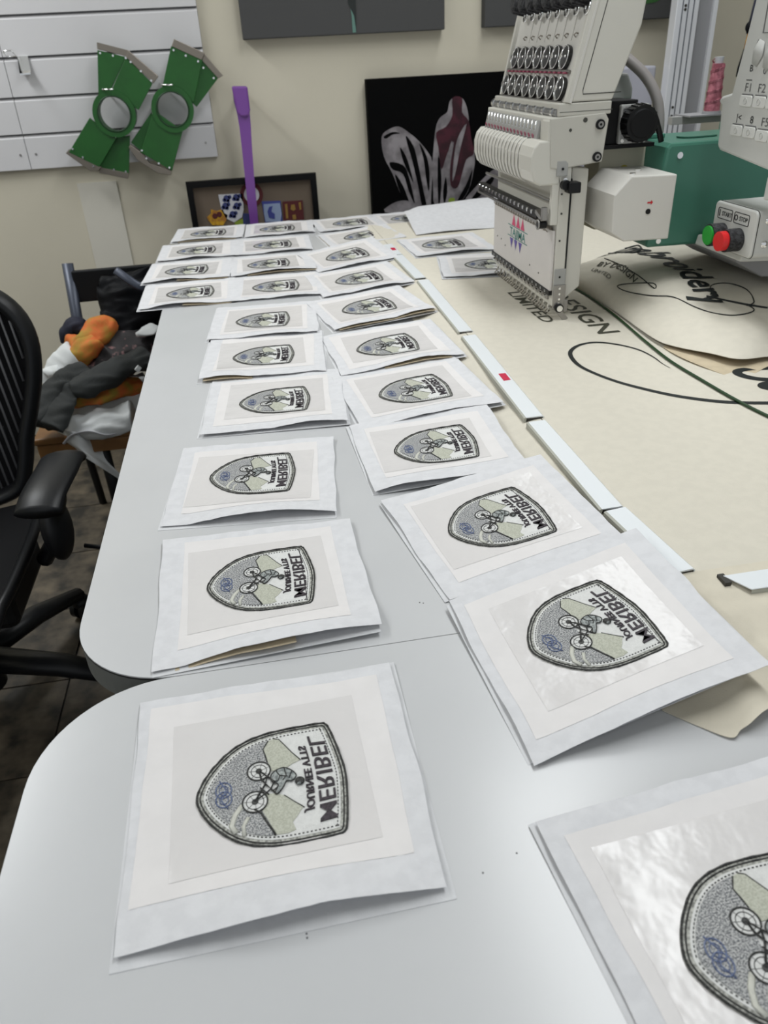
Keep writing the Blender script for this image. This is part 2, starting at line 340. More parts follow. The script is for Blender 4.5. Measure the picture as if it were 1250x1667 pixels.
# ================================================================== patch squares
def shield(k=1.0, inset=0.0):
    half = [(-60, 0), (-57.6, 10.5), (-51.5, 22.5), (-43.5, 33), (-34, 42.5), (-22.5, 50), (-8, 55), (8, 57.2), (30, 57.5), (46, 57), (51, 55), (53.5, 49), (56, 36), (58.6, 18), (60, 0)]
    pts = [(x, y) for x, y in half] + [(x, -y) for x, y in half[-2:0:-1]]
    out = catmull([Vector((x * 1e-3, y * 1e-3, 0)) for x, y in pts], 3, True)
    if inset:
        n = len(out); res = []
        for i in range(n):
            t = (out[(i + 1) % n] - out[i - 1]).normalized(); nr = Vector((t.y, -t.x, 0))
            q = out[i] + nr * inset
            if q.length > out[i].length: q = out[i] - nr * inset
            res.append(q)
        out = res
    return out
def mmz(pts, z): return [Vector((x * 1e-3, y * 1e-3, z)) for x, y in pts]
BADGE = {}
def badge_meshes():
    m = MB(); o0 = shield(); m.prism([(p.x, p.y) for p in o0], 'z', 0.0, 0.0010); BADGE['patch_base'] = (m, ['patch_rim'])
    m = MB(); i0 = shield(inset=.0062); m.prism([(p.x, p.y) for p in i0], 'z', 0.0009, 0.0013); BADGE['sky_panel'] = (m, ['patch_cloth'])
    m = MB()
    for ins, r in ((0.0009, .00095), (0.0036, .00062)):
        m.tube([p + Vector((0, 0, .0011)) for p in shield(inset=ins)], [(r * (1 + .25 * ((i * 7) % 3 - 1)), r) for i in range(len(o0))], 6, True)
    BADGE['border'] = (m, ['black_thread'])
    m = MB(); st = shield(inset=.0082); n = len(st); acc = 0
    for i in range(n):
        a, b = st[i], st[(i + 1) % n]; L = (b - a).length; d = (b - a).normalized(); t = (0.0030 - acc) if acc < 0.003 else 0
        while t < L:
            c = a + d * t; m.obox((c.x, c.y, .0015), d, (-d.y, d.x, 0), (0, 0, 1), .00075, .00035, .0003); t += .0031
        acc = (acc + L) % .0031
    BADGE['running_stitch'] = (m, ['black_thread'])
    m = MB(); ins = shield(inset=.0095)
    left = [(p.x * 1e3, p.y * 1e3) for p in ins]
    ridge = [(0.5, 46.5), (-4.5, 38), (-3, 30), (-1, 22), (-3, 14), (-8, 6), (-10, -6), (-12, -17), (-7.5, -27), (-4, -36), (-1, -46)]
    arc = [q for q in left if q[0] < -0.5]; arc.sort(key=lambda q: -q[1])
    poly = ridge[::-1] + [q for q in arc if q[0] < -3]
    m.prism([(x * 1e-3, y * 1e-3) for x, y in poly], 'z', .0012, .0019); BADGE['meadow'] = (m, ['meadow_thread'])
    m = MB(); m.prism([(x * 1e-3, y * 1e-3) for x, y in [(-3, 14), (-1, 22), (-3, 30), (-4.5, 38), (0.5, 46.5), (5, 47.8), (9.5, 46), (14, 38), (19, 29), (24.5, 20), (18, 17.5), (12, 14), (2, 14)]], 'z', .0012, .0018); BADGE['mountain'] = (m, ['mountain_thread', 'black_thread'])
    m = MB(); m.prism([(x * 1e-3, y * 1e-3) for x, y in [(-10, -6), (-12, -17), (-7.5, -27), (-4, -36), (-1, -46), (8, -46.8), (14.5, -45), (12.5, -38), (17, -33), (22, -26), (16, -20), (8.6, -12), (2, -9)]], 'z', .0012, .0018); BADGE['mountain.'] = (m, ['mountain_thread', 'black_thread'])
    m = MB(); m.tube(mmz([(-15, -20), (-10, -25), (-8, -30), (-5.5, -36), (-3, -41), (-1, -46.5)], .0020), .0009, 6)
    mm = BADGE['mountain'][0]; mm.m(1).tube(mmz([(0.5, 46.5), (-4.5, 38), (-3, 31), (-2, 24)], .0020), .0005, 6)
    mm.tube(mmz([(5, 47.8), (9.5, 46), (14, 38), (19, 29), (25, 20)], .0019), .0004, 6)
    BADGE['mountain.'][0].m(1).tube(mmz([(8.6, -12), (16, -20), (23, -27)], .0019), .0004, 6)
    BADGE['ridge_line'] = (m, ['black_thread'])
    m = MB(); m.tube(mmz([(-24, -14), (-30, -22), (-33, -31), (-30, -38)], .0019), (.0022, .0006), 6, flat=(0, 0, 1)); m.tube(mmz([(-20, -26), (-24, -33), (-24, -42)], .0019), (.0016, .0005), 6, flat=(0, 0, 1)); BADGE['trail'] = (m, ['trail_thread'])
    m = MB()
    for (cx, cy, R) in ((-9.3, 16, 9.3), (-14.2, -13.3, 9.8)):
        m.m(0).ring((cx * 1e-3, cy * 1e-3, .0023), (0, 0, 1), R * 1e-3, .00065, 22, 6)
        m.ring((cx * 1e-3, cy * 1e-3, .0022), (0, 0, 1), (R - 3) * 1e-3, .0003, 18, 5)
        m.cyl((cx * 1e-3, cy * 1e-3, .0018), (cx * 1e-3, cy * 1e-3, .0026), .0026, 10)
        for k in range(7):
            a = 2 * pi * k / 7 + .3; m.tube(mmz([(cx, cy), (cx + (R - 1) * cos(a), cy + (R - 1) * sin(a))], .0020), .00022, 4)
        m.m(1).cyl((cx * 1e-3, cy * 1e-3, .0016), (cx * 1e-3, cy * 1e-3, .0020), (R - .5) * 1e-3, 20)
    m.m(0)
    for path, r in (([(-9, 16), (-8, 8), (-5, 2), (-14, -13)], .0008), ([(-5, 2), (-1, -4), (-14, -13)], .0006), ([(-9, 16), (-3, 9), (-5, 2)], .0006), ([(-3, 9), (2, 3), (-1, -4)], .0007), ([(-9, -1), (-3, -9)], .0005), ([(-8, -4), (-5, -10)], .0005), ([(-1, -4), (3, -10)], .0007)):
        m.tube(mmz(path, .0024), r, 6)
    BADGE['bicycle'] = (m, ['black_thread', 'patch_cloth'])
    m = MB()
    body = [(0, 3), (0, 9), (4, 13), (11, 14.5), (17, 10), (20, 4), (16, 0), (12, 1), (9, -4), (4, -10), (2, -8), (5, -2), (3, 1)]
    m.m(0).prism([(x * 1e-3, y * 1e-3) for x, y in body], 'z', .0018, .0026)
    m.m(1).tube([p + Vector((0, 0, .0027)) for p in catmull([Vector((x * 1e-3, y * 1e-3, 0)) for x, y in body], 3, True)], .0005, 5, True)
    for path in ([(4, 13), (7, 7), (5, 2), (0, 3)], [(11, 14), (12, 6), (9, 2)], [(7, 7), (13, 5)], [(17, 10), (14, 3)], [(5, -3), (1, -6)]): m.tube(mmz(path, .0027), .0005, 5)
    m.m(1).ball((.0222, -.0015, .0024), .0040, .0042, .0012, 12, 6); m.m(0).ball((.0215, -.0045, .0031), .0016, .0014, .0008, 8, 6)
    BADGE['rider'] = (m, ['grey_thread', 'black_thread'])
    m = MB()
    for cy, ry in ((3.5, 7.5), (-5.5, 7.5)):
        m.tube([Vector(((-38 + 6.2 * cos(a)) * 1e-3, (cy + ry * sin(a)) * 1e-3, .0022)) for a in [2 * pi * k / 20 for k in range(20)]], .00055, 5, True)
        m.tube([Vector(((-38 + 3.4 * cos(a)) * 1e-3, (cy + (ry - 3) * sin(a)) * 1e-3, .0022)) for a in [2 * pi * k / 16 for k in range(16)]], .0004, 5, True)
    m.tube(mmz([(-41, 13), (-36, 4), (-40, -6), (-35, -15)], .0022), .0006, 5)
    BADGE['emblem'] = (m, ['blue_thread'])
    m = MB()
    def arcfn(x0, bulge, half, kx=1.0):
        def fn(u, v, w_):
            k = 1 - (u / half) ** 2
            y = u - 0.0; return Vector((x0 + v * kx + bulge * k - v * 0.0, y + v * (-u / half) * 0.10, .0017 + w_))
        return fn
    m.text('MERIBEL', .0192, arcfn(.0318, .0042, .043), ext=.0006, bold=.00010, space=1.0)
    ys = [p[1] for p in m.v]; k = .086 / (max(ys) - min(ys)); c = (max(ys) + min(ys)) / 2
    m.v = [(p[0], (p[1] - c) * k, p[2]) for p in m.v]
    m2 = MB(); m2.text('JOURNEE VTTS', .0088, arcfn(.0232, .0036, .036), ext=.0006, bold=.00018)
    ys = [p[1] for p in m2.v]; k = .066 / (max(ys) - min(ys)); c = (max(ys) + min(ys)) / 2
    m2.v = [(p[0], (p[1] - c) * k + .001, p[2]) for p in m2.v]
    m.add(m2.v, m2.f)
    BADGE['lettering'] = (m, ['letter_thread'])
badge_meshes()
BADGE_MESH = {}
def badge_mesh(key):
    if key not in BADGE_MESH:
        m, mats = BADGE[key]
        o = m.build(key.strip('.'), mats); BADGE_MESH[key] = o.data; bpy.data.objects.remove(o)
    return BADGE_MESH[key]

def make_square(label, group, corners, lift=(0, 0.1, 0.9), lift2=None, tan=False, over='near', seed=1, badge_shift=(0, 0), badge_rot=0.0, back=(0.004, 0.004, 0.004, 0.004), cut=None, inset=None, base=0.0):
    """corners: TL, TR, BR, BL as (x, y, dz above the table)"""
    rnd = random.Random(seed)
    TL, TR, BR, BL = [Vector((c[0], c[1], TZ + c[2] + base)) for c in corners]
    ctr = (TL + TR + BR + BL) / 4
    t = thing('patch_square', label, 'patch', (ctr.x, ctr.y, ctr.z), group)
    amp, u0, u1 = lift; ph = rnd.uniform(0, 50)
    def S(u, v, off):                       # v = 0 near edge, 1 far edge
        u_, v_ = u, v
        p = (BL * (1 - u) + BR * u) * (1 - v) + (TL * (1 - u) + TR * u) * v
        z = 0.0
        if u0 < u < u1: z += amp * sin(pi * (u - u0) / (u1 - u0)) * sm01((.30 - v) / .30)
        if lift2 and lift2[1] < u < lift2[2]: z += lift2[0] * sin(pi * (u - lift2[1]) / (lift2[2] - lift2[1])) * sm01((.30 - v) / .30)
        if over == 'near': z += .0030 * sm01((.5 - v) / .5) + .0006
        else: z += .0030 * sm01((v - .55) / .45) + .0006
        e = max(abs(u - .5), abs(v - .5)) * 2
        e = sm01((e - .62) / .38)
        nz = noise.noise(Vector((u * 3.1 + ph, v * 3.1, ph))) * .0026 + abs(noise.noise(Vector((u * 7.1, v * 7.1 + ph, ph)))) * .0020 + .0006
        z += max(0, nz) * e
        xy = Vector((noise.noise(Vector((v * 4 + ph, u * 4, 3.3))), noise.noise(Vector((u * 4, v * 4 + ph, 9.3))), 0)) * .0030 * e
        return Vector((p.x, p.y, p.z + z + off)) + xy
    # backing sheet lies flat, its near edge shows beyond the lifted top sheet
    bl, bt, br_, bn = back
    def SB(u, v):
        W = .228; uu = -bl / W + u * (1 + (bl + br_) / W); vv = -bn / W + v * (1 + (bn + bt) / W)
        p = (BL * (1 - uu) + BR * uu) * (1 - vv) + (TL * (1 - uu) + TR * uu) * vv
        zz = (.0025 * sm01((vv - .55) / .45) if over == 'far' else .0)
        return Vector((p.x, p.y, p.z + .00045 + zz * .6))
    MB().grid(SB, 12, 12, .0004).build('backing_sheet', 'nonwoven_backing', t)
    if tan:
        a, b = tan if isinstance(tan, tuple) else (.1, .95)
        MB().grid(lambda u, v: S(a + u * (b - a), -.012 + v * .9, 0) - Vector((0, 0, .0009 + .35 * max(0, S(a + u * (b - a), 0, 0).z - S(a + u * (b - a), .5, 0).z) * (1 - v))), 20, 12, .0004).build('cloth_layer', 'tan_cloth', t)
    MB().grid(lambda u, v: S(u, v, .0010), 28, 28, .0004).build('top_sheet', 'nonwoven', t)
    a0, a1, b0, b1 = inset or (rnd.uniform(.07, .11), rnd.uniform(.88, .93), rnd.uniform(.10, .15), rnd.uniform(.90, .95))
    k = rnd.uniform(-.02, .02)
    MB().grid(lambda u, v: S(a0 + u * (a1 - a0) + k * (v - .5), b0 + v * (b1 - b0) - k * (u - .5), .00125), 22, 22).build('fabric_panel', 'twill_white', t)
    c0, c1, d0, d1 = .13 + rnd.uniform(-.02, .02), .84 + rnd.uniform(-.03, .03), .20 + rnd.uniform(-.02, .02), .85 + rnd.uniform(-.02, .02)
    MB().grid(lambda u, v: S(c0 + u * (c1 - c0) - k * (v - .5), d0 + v * (d1 - d0) + k * (u - .5), .00150), 20, 20).build('film_window', 'film', t)
    # badge frame on the sheet
    ub, vb = .5 + badge_shift[0] / .228, .5 + badge_shift[1] / .228
    c = S(ub, vb, .0016); ux = (S(ub + .2, vb, 0) - S(ub - .2, vb, 0)).normalized(); vy = (S(ub, vb + .2, 0) - S(ub, vb - .2, 0)).normalized()
    nz = ux.cross(vy).normalized(); vy = nz.cross(ux).normalized()
    M = Matrix(((ux.x, vy.x, nz.x, c.x), (ux.y, vy.y, nz.y, c.y), (ux.z, vy.z, nz.z, c.z), (0, 0, 0, 1))) @ Matrix.Rotation(radians(badge_rot), 4, 'Z')
    root = bpy.data.objects.new('embroidered_badge', badge_mesh('patch_base')); COL.objects.link(root); root.parent = t
    root.matrix_local = Matrix.Translation(-t.location) @ M
    for key in BADGE:
        if key == 'patch_base': continue
        q = bpy.data.objects.new(key.strip('.'), badge_mesh(key)); COL.objects.link(q); q.parent = root
    return t

def sq(cx, cy, ang, dz=(0, 0, 0, 0), size=.231, h=.241):
    a = radians(ang); u = (cos(a) * size / 2, sin(a) * size / 2); v = (-sin(a) * h / 2, cos(a) * h / 2)
    return [(cx - u[0] + v[0], cy - u[1] + v[1], dz[0]), (cx + u[0] + v[0], cy + u[1] + v[1], dz[1]), (cx + u[0] - v[0], cy + u[1] - v[1], dz[2]), (cx - u[0] - v[0], cy - u[1] - v[1], dz[3])]
GL, GR, GM = 'patch squares in the left column', 'patch squares in the right column', 'patch squares at the far end of the table'
make_square('big square with shield patch alone on the nearer table, lower edge curled', GL, [(-.1509, .545, 0), (.0786, .5466, 0), (.0775, .3165, 0), (-.148, .3120, 0)], lift=(.0115, .02, 1.02), over='far', seed=1, badge_shift=(-.003, -.002), badge_rot=1, back=(.002, .003, .004, .009), inset=(.035, .93, .13, .95))
make_square('square whose curled lower edge reaches the seam between the tables, tan cloth peeking out', GL, [(-.1499, .8226, 0), (.0773, .816, 0), (.080, .5985, .005), (-.1451, .5875, 0)], lift=(.010, .12, 1.05), tan=(.10, .62), over='far', seed=2, badge_shift=(-.002, .006), badge_rot=0, back=(.0, .002, -.002, .006))
make_square('square with lifted front edge, second in from the table seam', GL, [(-.1383, 1.0794, 0), (.0856, 1.0612, 0), (.0628, .838, 0), (-.158, .8625, 0)], lift=(.011, .15, 1.08), over='far', seed=3, badge_shift=(-.003, .012), badge_rot=1, back=(.002, .0, .0, .008))
make_square('flat square in the left column, just left of the fourth pair', GL, sq(.0075, 1.240, -4, (0, 0, .002, 0), h=.250), lift=(.005, .5, 1.02), seed=4, badge_shift=(-.001, -.008), badge_rot=1, over='near')
make_square('left column square with a tan sliver at its lower corner', GL, sq(-.001, 1.479, -4, h=.248), lift=(.006, -.05, .4), tan=(.03, .42), seed=5, badge_shift=(-.002, -.008), badge_rot=0)
make_square('topmost square of the narrow left column, before three columns start', GL, sq(.010, 1.716, -4.5, h=.248), lift=(.003, .3, .9), seed=6, badge_shift=(-.005, -.006))
make_square('square in the right column curling up over the cotton and clips, strong film glare', GR, [(.154, .6204, .004), (.3795, .6700, .028), (.3948, .4402, .030), (.1697, .4035, 0)], lift=(.006, .2, .9), over='far', seed=11, badge_shift=(-.006, .004), badge_rot=0, back=(.003, -.002, .001, -.004), inset=(.05, .90, .09, .93))
make_square('right column square tucked just above the glossy tilted one', GR, [(.1233, .8475, .002), (.3453, .879, .022), (.3687, .6640, .022), (.1564, .6280, .001)], lift=(.003, .1, .9), over='far', seed=12, badge_shift=(-.003, .0), badge_rot=0, back=(.004, 0, 0, -.002))
make_square('right column square above the skewed one, its far edge overlapping', GR, [(.1129, 1.0951, .002), (.3335, 1.0860, .014), (.3260, .8705, .014), (.1188, .8750, .0)], lift=(.004, .0, .6), over='near', seed=13, badge_shift=(.001, -.004), badge_rot=0, back=(.004, 0, 0, 0))
make_square('right column square beside the flat left one', GR, sq(.237, 1.205, 4.5, (0, .010, .010, 0)), lift=(.004, .2, 1.0), seed=14, badge_shift=(.001, -.005), badge_rot=0)
make_square('right column square whose raised front edge shows a dark gap', GR, sq(.240, 1.440, 3, (0, .012, .012, 0)), lift=(.008, .3, .95), tan=(.35, .9), seed=15, badge_shift=(-.005, -.002))
make_square('right column square twisted so its corner points at the clips, tan edge', GR, sq(.243, 1.718, 9, (0, .012, .012, 0)), lift=(.004, .0, .6), lift2=(.007, .6, 1.05), tan=(.05, 1.0), seed=16, badge_shift=(-.002, -.002))
make_square('right column square level with the third far row', GR, sq(.255, 1.975, 6, (0, .012, .012, 0)), lift=(.005, .3, .9), seed=17, badge_shift=(.002, -.002))
make_square('right column square with its far corner raised like a peak', GR, sq(.262, 2.232, 9, (.002, .028, .014, .0)), lift=(.004, .2, .8), seed=18, badge_shift=(-.002, -.004), badge_rot=2)
GF = GM
make_square('far left square hanging over the table edge above the clothes chair', GF, sq(-.168, 2.010, 0), lift=(.006, .1, .8), tan=(.45, .95), seed=21, badge_shift=(.002, .0))
make_square('far left square one step behind the one above the clothes chair', GF, sq(-.178, 2.262, -2.5), lift=(.006, .05, .7), tan=(.4, .98), seed=22, badge_shift=(-.008, -.002))
make_square('third square from the back in the leftmost far column', GF, sq(-.162, 2.522, -1), lift=(.004, .2, .8), seed=23, badge_shift=(-.006, -.004))
make_square('back corner square at the table end below the crest frame', GF, sq(-.133, 2.788, -3), lift=(.005, .1, .9), tan=(.1, .9), seed=24, badge_shift=(-.004, -.002))
make_square('middle far column square nearest the camera side', GF, sq(.055, 2.002, -3), lift=(.004, .4, .9), seed=25, badge_shift=(-.006, -.006))
make_square('middle far column square with a dark tan edge', GF, sq(.052, 2.252, -1, (0, 0, .004, 0)), lift=(.007, .1, 1.0), tan=(.2, 1.0), seed=26, badge_shift=(-.010, -.004))
make_square('middle far column square in the second row from the back', GF, sq(.068, 2.512, -1), lift=(.004, .4, 1.0), seed=27, badge_shift=(-.002, -.004))
make_square('back row square directly under the purple strap', GF, sq(.103, 2.772, -3), lift=(.004, .5, 1.0), seed=28, badge_shift=(-.008, -.004))
make_square('square behind the peaked one, partly covered by it', GF, sq(.342, 2.500, 6, (0, .012, .012, 0)), lift=(.008, .0, .5), tan=(.0, .45), seed=29, badge_shift=(.006, .0))
make_square('back row square between the crest frame and the flower canvas', GF, sq(.338, 2.765, 3), lift=(.005, .3, .9), seed=30, badge_shift=(.006, .0))
make_square('back row square under the corner of the flower canvas', GF, sq(.553, 2.765, 2), lift=(.004, .3, .9), seed=31, badge_shift=(-.006, .0))
make_square('cropped square in the bottom corner with bright lamp glare on its film', GR, sq(.2755, .2473, 5, (0, .003, .003, 0), size=.228, h=.228), lift=(.004, .1, .9), over='far', seed=32, badge_shift=(-.0075, -.011), badge_rot=-4, back=(.004, .002, .002, .004), inset=(.07, .95, .1, .93))
FZ = .0152
make_square('square lying on the cotton past the clips, in front of the plain sheet', 'patch squares on the framed cotton', sq(.552, 2.235, 1.5, (FZ, FZ + .003, FZ, FZ)), lift=(.004, .3, .9), seed=33, badge_shift=(-.010, .002))
make_square('square on the cotton half hidden by the needle head', 'patch squares on the framed cotton', sq(.590, 1.968, -10, (FZ, FZ, FZ, FZ)), lift=(.003, .3, .9), seed=34, badge_shift=(.006, -.004), badge_rot=-8)
def plain(u, v):
    x = .50 + .46 * u + .03 * v; y = 2.40 + .34 * v + .03 * u
    return (x, y, TZ + .018 + .031 * sm01((v - .2) / .8) * (.75 + .25 * sin(pi * min(1, u * 1.1))) * (.5 + .5 * sm01(u / .12)) + .003 * sin(u * 7 + v * 3))
tag(MB().grid(plain, 26, 20, .0005).build('stabiliser_sheet', 'nonwoven'), 'plain pale sheet without a patch, bulging up behind the needle head', 'sheet')

# ================================================================== sash frame with cotton
def cz(x, y):
    return TZ + .0145 + .0012 * noise.noise(Vector((x * 4, y * 4, 1)))
fab = thing('cotton_fabric', 'large cream cotton cloth printed with black lettering, clamped in the machine frame', 'fabric', (.8, 1.6, TZ))
MB().grid(lambda u, v: (.398 + u * .76, .585 + v * 2.05, cz(.398 + u * .76, .585 + v * 2.05)), 40, 60, .0006).build('main_panel', 'cotton', fab)
def flapL(u, v):            # u 0 at the clip, 1 outer edge
    y = .62 + v * 2.02
    wdt = .058 + .020 * noise.noise(Vector((0, y * 4, 5))) + .012 * sin(y * 9)
    x = .397 - u * (wdt + .012)
    z = TZ + .0135 * (1 - sm01(u * 1.1)) + .0009 + .0025 * max(0, noise.noise(Vector((x * 14, y * 8, 2)))) * u
    return (x, y, z)
MB().grid(flapL, 14, 120, .0006).build('side_flap', 'cotton', fab)
FNEAR = catmull([Vector((x, y, 0)) for x, y in [(.298, .438), (.318, .416), (.337, .397), (.348, .401), (.358, .403), (.381, .412), (.41, .424), (.47, .430), (.60, .425), (.80, .43), (1.0, .42)]], 8)
def flapF(u, v):            # v 0 at the clip, 1 near edge
    k = min(len(FNEAR) - 1.001, u * (len(FNEAR) - 1)); a = int(k); e = FNEAR[a].lerp(FNEAR[a + 1], k - a)
    x = (.360 + u * .64) * (1 - v) + e.x * v; y = .602 * (1 - v) + e.y * v
    q = noise.noise(Vector((x * 16, y * 9, 4))); fold = .014 * abs(q) + .008 * max(0, sin(x * 36 + y * 30 + 3 * q))
    z = TZ + .014 * (1 - sm01(v * 1.2)) + .0012 + fold * sm01((v - .22) * 3.2) * (1 - .45 * sm01((v - .6) / .4)) * (.35 + .65 * sm01((x - .32) / .05))
    z += .007 * sm01((v - .55) / .45) * sm01((x - .345) / .03) * abs(sin(x * 31))
    return (x, y, z)
MB().grid(flapF, 120, 40, .0007).build('front_flap', 'cotton_dark', fab)
# printed lettering and swirls
def flat_down(x0, y0): return lambda u, v, w_: Vector((x0 + v, y0 - u, cz(x0 + v, y0 - u) + .0004))
def fabric_text(body, ya, yb, x0, cap):
    m = MB(); m.text(body, 1.0, lambda u, v, w_: (u, v, 0), bold=.012)
    us = [p[0] for p in m.v]; vs = [p[1] for p in m.v]; k = (yb - ya) / (max(us) - min(us)); h = cap / (max(vs) - min(vs)); u0 = min(us); v0 = min(vs)
    m.v = [(x0 + (p[1] - v0) * h, ya + (p[0] - u0) * k, cz(x0 + (p[1] - v0) * h, ya + (p[0] - u0) * k) + .0006) for p in m.v]
    return m.build('lettering', 'print_olive', fab)
fabric_text('DESIGN', 1.665, 1.362, .638, .046)
fabric_text('BY', 1.80, 1.715, .638, .046)
fabric_text('LIMITED', 1.700, 1.462, .563, .027)
sw = [(.677, 1.155), (.675, 1.18), (.676, 1.214), (.669, 1.258), (.646, 1.296), (.614, 1.319), (.577, 1.312), (.547, 1.278), (.537, 1.223), (.545, 1.177), (.567, 1.124), (.6, 1.075), (.634, 1.037), (.685, 1.0), (.744, .978), (.80, .965), (.90, .955)]
P = catmull([Vector((x, y, 0)) for x, y in sw], 6)
def ribbon(P, width, zf, dz=.0006):
    m = MB(); n = len(P); V = []
    for i in range(n):
        t = (P[min(i + 1, n - 1)] - P[max(i - 1, 0)]).normalized(); s_ = Vector((-t.y, t.x, 0)); w_ = width(i / (n - 1))
        for q in (P[i] + s_ * w_, P[i] - s_ * w_): V.append((q.x, q.y, zf(q.x, q.y) + dz))
    m.add(V, [(2 * i, 2 * i + 1, 2 * i + 3, 2 * i + 2) for i in range(n - 1)]); return m
ribbon(P, lambda t: .0006 + .0034 * sm01(t / .35) + .0016 * sm01((t - .55) / .3), cz).build('swirl_print', 'print_black', fab)
P = catmull([Vector((x, y, 0)) for x, y in [(.90, 1.09), (.83, 1.105), (.785, 1.112), (.768, 1.100), (.775, 1.078), (.80, 1.06), (.86, 1.045), (.93, 1.04)]], 6)
ribbon(P, lambda t: .004 + .004 * sin(pi * t), cz).build('swirl_print', 'print_black', fab)
P = catmull([Vector((x, y, 0)) for x, y in [(.88, 1.035), (.80, 1.048), (.775, 1.04), (.785, 1.025), (.85, 1.012)]], 6)
ribbon(P, lambda t: .006 + .002 * sin(pi * t), cz).build('swirl_print', 'print_black', fab)
# folded second layer of cloth with the big logo
fold = thing('folded_fabric', 'cream cloth folded over the framed cotton, with script logo print, under the green arm', 'fabric', (.85, 1.4, TZ))
E0 = catmull([Vector(p) for p in [(.727, 1.700, .016), (.724, 1.47, .018), (.713, 1.29, .022), (.722, 1.225, .026), (.754, 1.165, .030), (.785, 1.125, .030), (.86, 1.13, .026), (1.02, 1.10, .024)]], 8)
E1 = catmull([Vector(p) for p in [(.735, 1.735, .040), (.790, 1.60, .060), (.835, 1.48, .066), (.870, 1.40, .068), (.905, 1.34, .066), (.95, 1.29, .062), (1.02, 1.27, .056), (1.15, 1.24, .050)]], 8)
E2 = catmull([Vector(p) for p in [(.80, 1.84, .030), (.93, 1.80, .070), (1.03, 1.72, .080), (1.10, 1.66, .082), (1.16, 1.60, .080), (1.22, 1.55, .076), (1.28, 1.50, .070), (1.36, 1.46, .060)]], 8)
def foldf(u, v):
    i = min(len(E0) - 1.001, u * (len(E0) - 1)); k = int(i); f = i - k
    a = E0[k].lerp(E0[k + 1], f); b = E1[k].lerp(E1[k + 1], f); c = E2[k].lerp(E2[k + 1], f)
    q = a * (1 - v) ** 2 + (b * 2 - (a + c) * .5) * 2 * v * (1 - v) + c * v * v
    wr = (.006 * noise.noise(Vector((q.x * 9, q.y * 9, 7))) + .005 * abs(noise.noise(Vector((q.x * 22 + q.y * 8, q.y * 12, 3))))) * sin(pi * v) + .007 * sm01((.14 - v) / .14) * max(0, noise.noise(Vector((u * 9, 2.5, 1)))) * sm01(v / .04)
    return Vector((q.x, q.y, TZ + q.z + wr))
MB().grid(foldf, 60, 30, .0008).build('cloth_layer', 'cotton', fold)
def under(u, v):
    i = min(len(E0) - 1.001, (.35 + .65 * u) * (len(E0) - 1)); k = int(i); f = i - k; a = E0[k].lerp(E0[k + 1], f)
    o_ = .050 * sin(pi * min(1, u * 1.2)) * (1 - v) + .0
    return (a.x - o_ * .35 + .05 * v, a.y - o_ + .04 * v, TZ + .0162 + .004 * v + .002 * sin(u * 9))
MB().grid(under, 40, 8, .0006).build('hem_layer', 'tan_cloth', fold)
def onfold(px, py, lift=.0012):
    """point where the folded layer meets the sight line (print lies on the cloth)"""
    d_ = ray(px, py).normalized(); bu, bv, su, sv = .5, .5, .5, .5; best = 9
    for lvl in range(7):
        cu, cv = bu, bv
        for a in range(-8, 9):
            for b in range(-8, 9):
                u, v = cu + a / 8 * su, cv + b / 8 * sv
                if not (0 <= u <= 1 and 0 <= v <= 1): continue
                w_ = foldf(u, v) - CAM; e = (w_ - d_ * w_.dot(d_)).length
                if e < best: best, bu, bv = e, u, v
        su *= .3; sv *= .3
    return bu, bv
def fold_normal(u, v):
    e = .01; a = foldf(min(1, u + e), v) - foldf(max(0, u - e), v); b = foldf(u, min(1, v + e)) - foldf(u, max(0, v - e))
    n = a.cross(b).normalized(); return n if n.z > 0 else -n
# cloth coordinates: s along the logo line, v across
def foldprint(u0, v0, du, dv, upu, upv):
    def fn(a, b, w_):
        u = max(0, min(1, u0 + a * du + b * upu)); v = max(0, min(1, v0 + a * dv + b * upv)); return foldf(u, v) + fold_normal(u, v) * .0014
    return fn
def foldtext(body, corners, matn, bold=0.0, dark=False):
    C_ = [onfold(*c) for c in corners]      # start, end on the base line, then end, start on the cap line
    m = MB(); m.text(body, 1.0, lambda u, v, w_: (u, v, 0), bold=bold)
    us = [p[0] for p in m.v]; u0, u1 = min(us), max(us)
    def mp(p):
        a = (p[0] - u0) / (u1 - u0); b = p[1] / .70
        uu = (C_[0][0] * (1 - a) + C_[1][0] * a) * (1 - b) + (C_[3][0] * (1 - a) + C_[2][0] * a) * b
        vv = (C_[0][1] * (1 - a) + C_[1][1] * a) * (1 - b) + (C_[3][1] * (1 - a) + C_[2][1] * a) * b
        uu, vv = max(0, min(1, uu)), max(0, min(1, vv)); return foldf(uu, vv) + fold_normal(uu, vv) * .0016
    m.v = [tuple(mp(p)) for p in m.v]; return m.build('lettering', matn, fold)
foldtext('Embroidery', [(962, 400), (1142, 500), (1196, 492), (1016, 394)], 'print_black', bold=.018)
foldtext('BY DESIGN', [(971, 434), (1031, 461), (1039, 454), (979, 427)], 'print_olive', bold=.01)
foldtext('LIMITED', [(962, 441), (991, 456), (996, 451), (967, 437)], 'print_olive')
for path, r in (([(984, 421), (1010, 432), (1040, 450), (1065, 470), (1064, 462), (1030, 462), (1005, 466), (1020, 475), (1060, 482), (1095, 484), (1130, 500), (1160, 510), (1195, 514), (1225, 508), (1222, 500), (1200, 493), (1165, 485), (1157, 466), (1185, 462), (1215, 472), (1227, 492), (1215, 498)], .0011), ([(1150, 483), (1190, 492), (1235, 500), (1249, 502)], .002), ([(990, 410), (1030, 412), (1043, 407), (1038, 396), (1015, 395)], .0022)):
    pp = [];
    for px, py in path:
        u, v = onfold(px, py); pp.append(foldf(u, v) + fold_normal(u, v) * .0012)
    MB().tube(catmull(pp, 4), r, 5).build('swirl_print', 'print_black', fold)
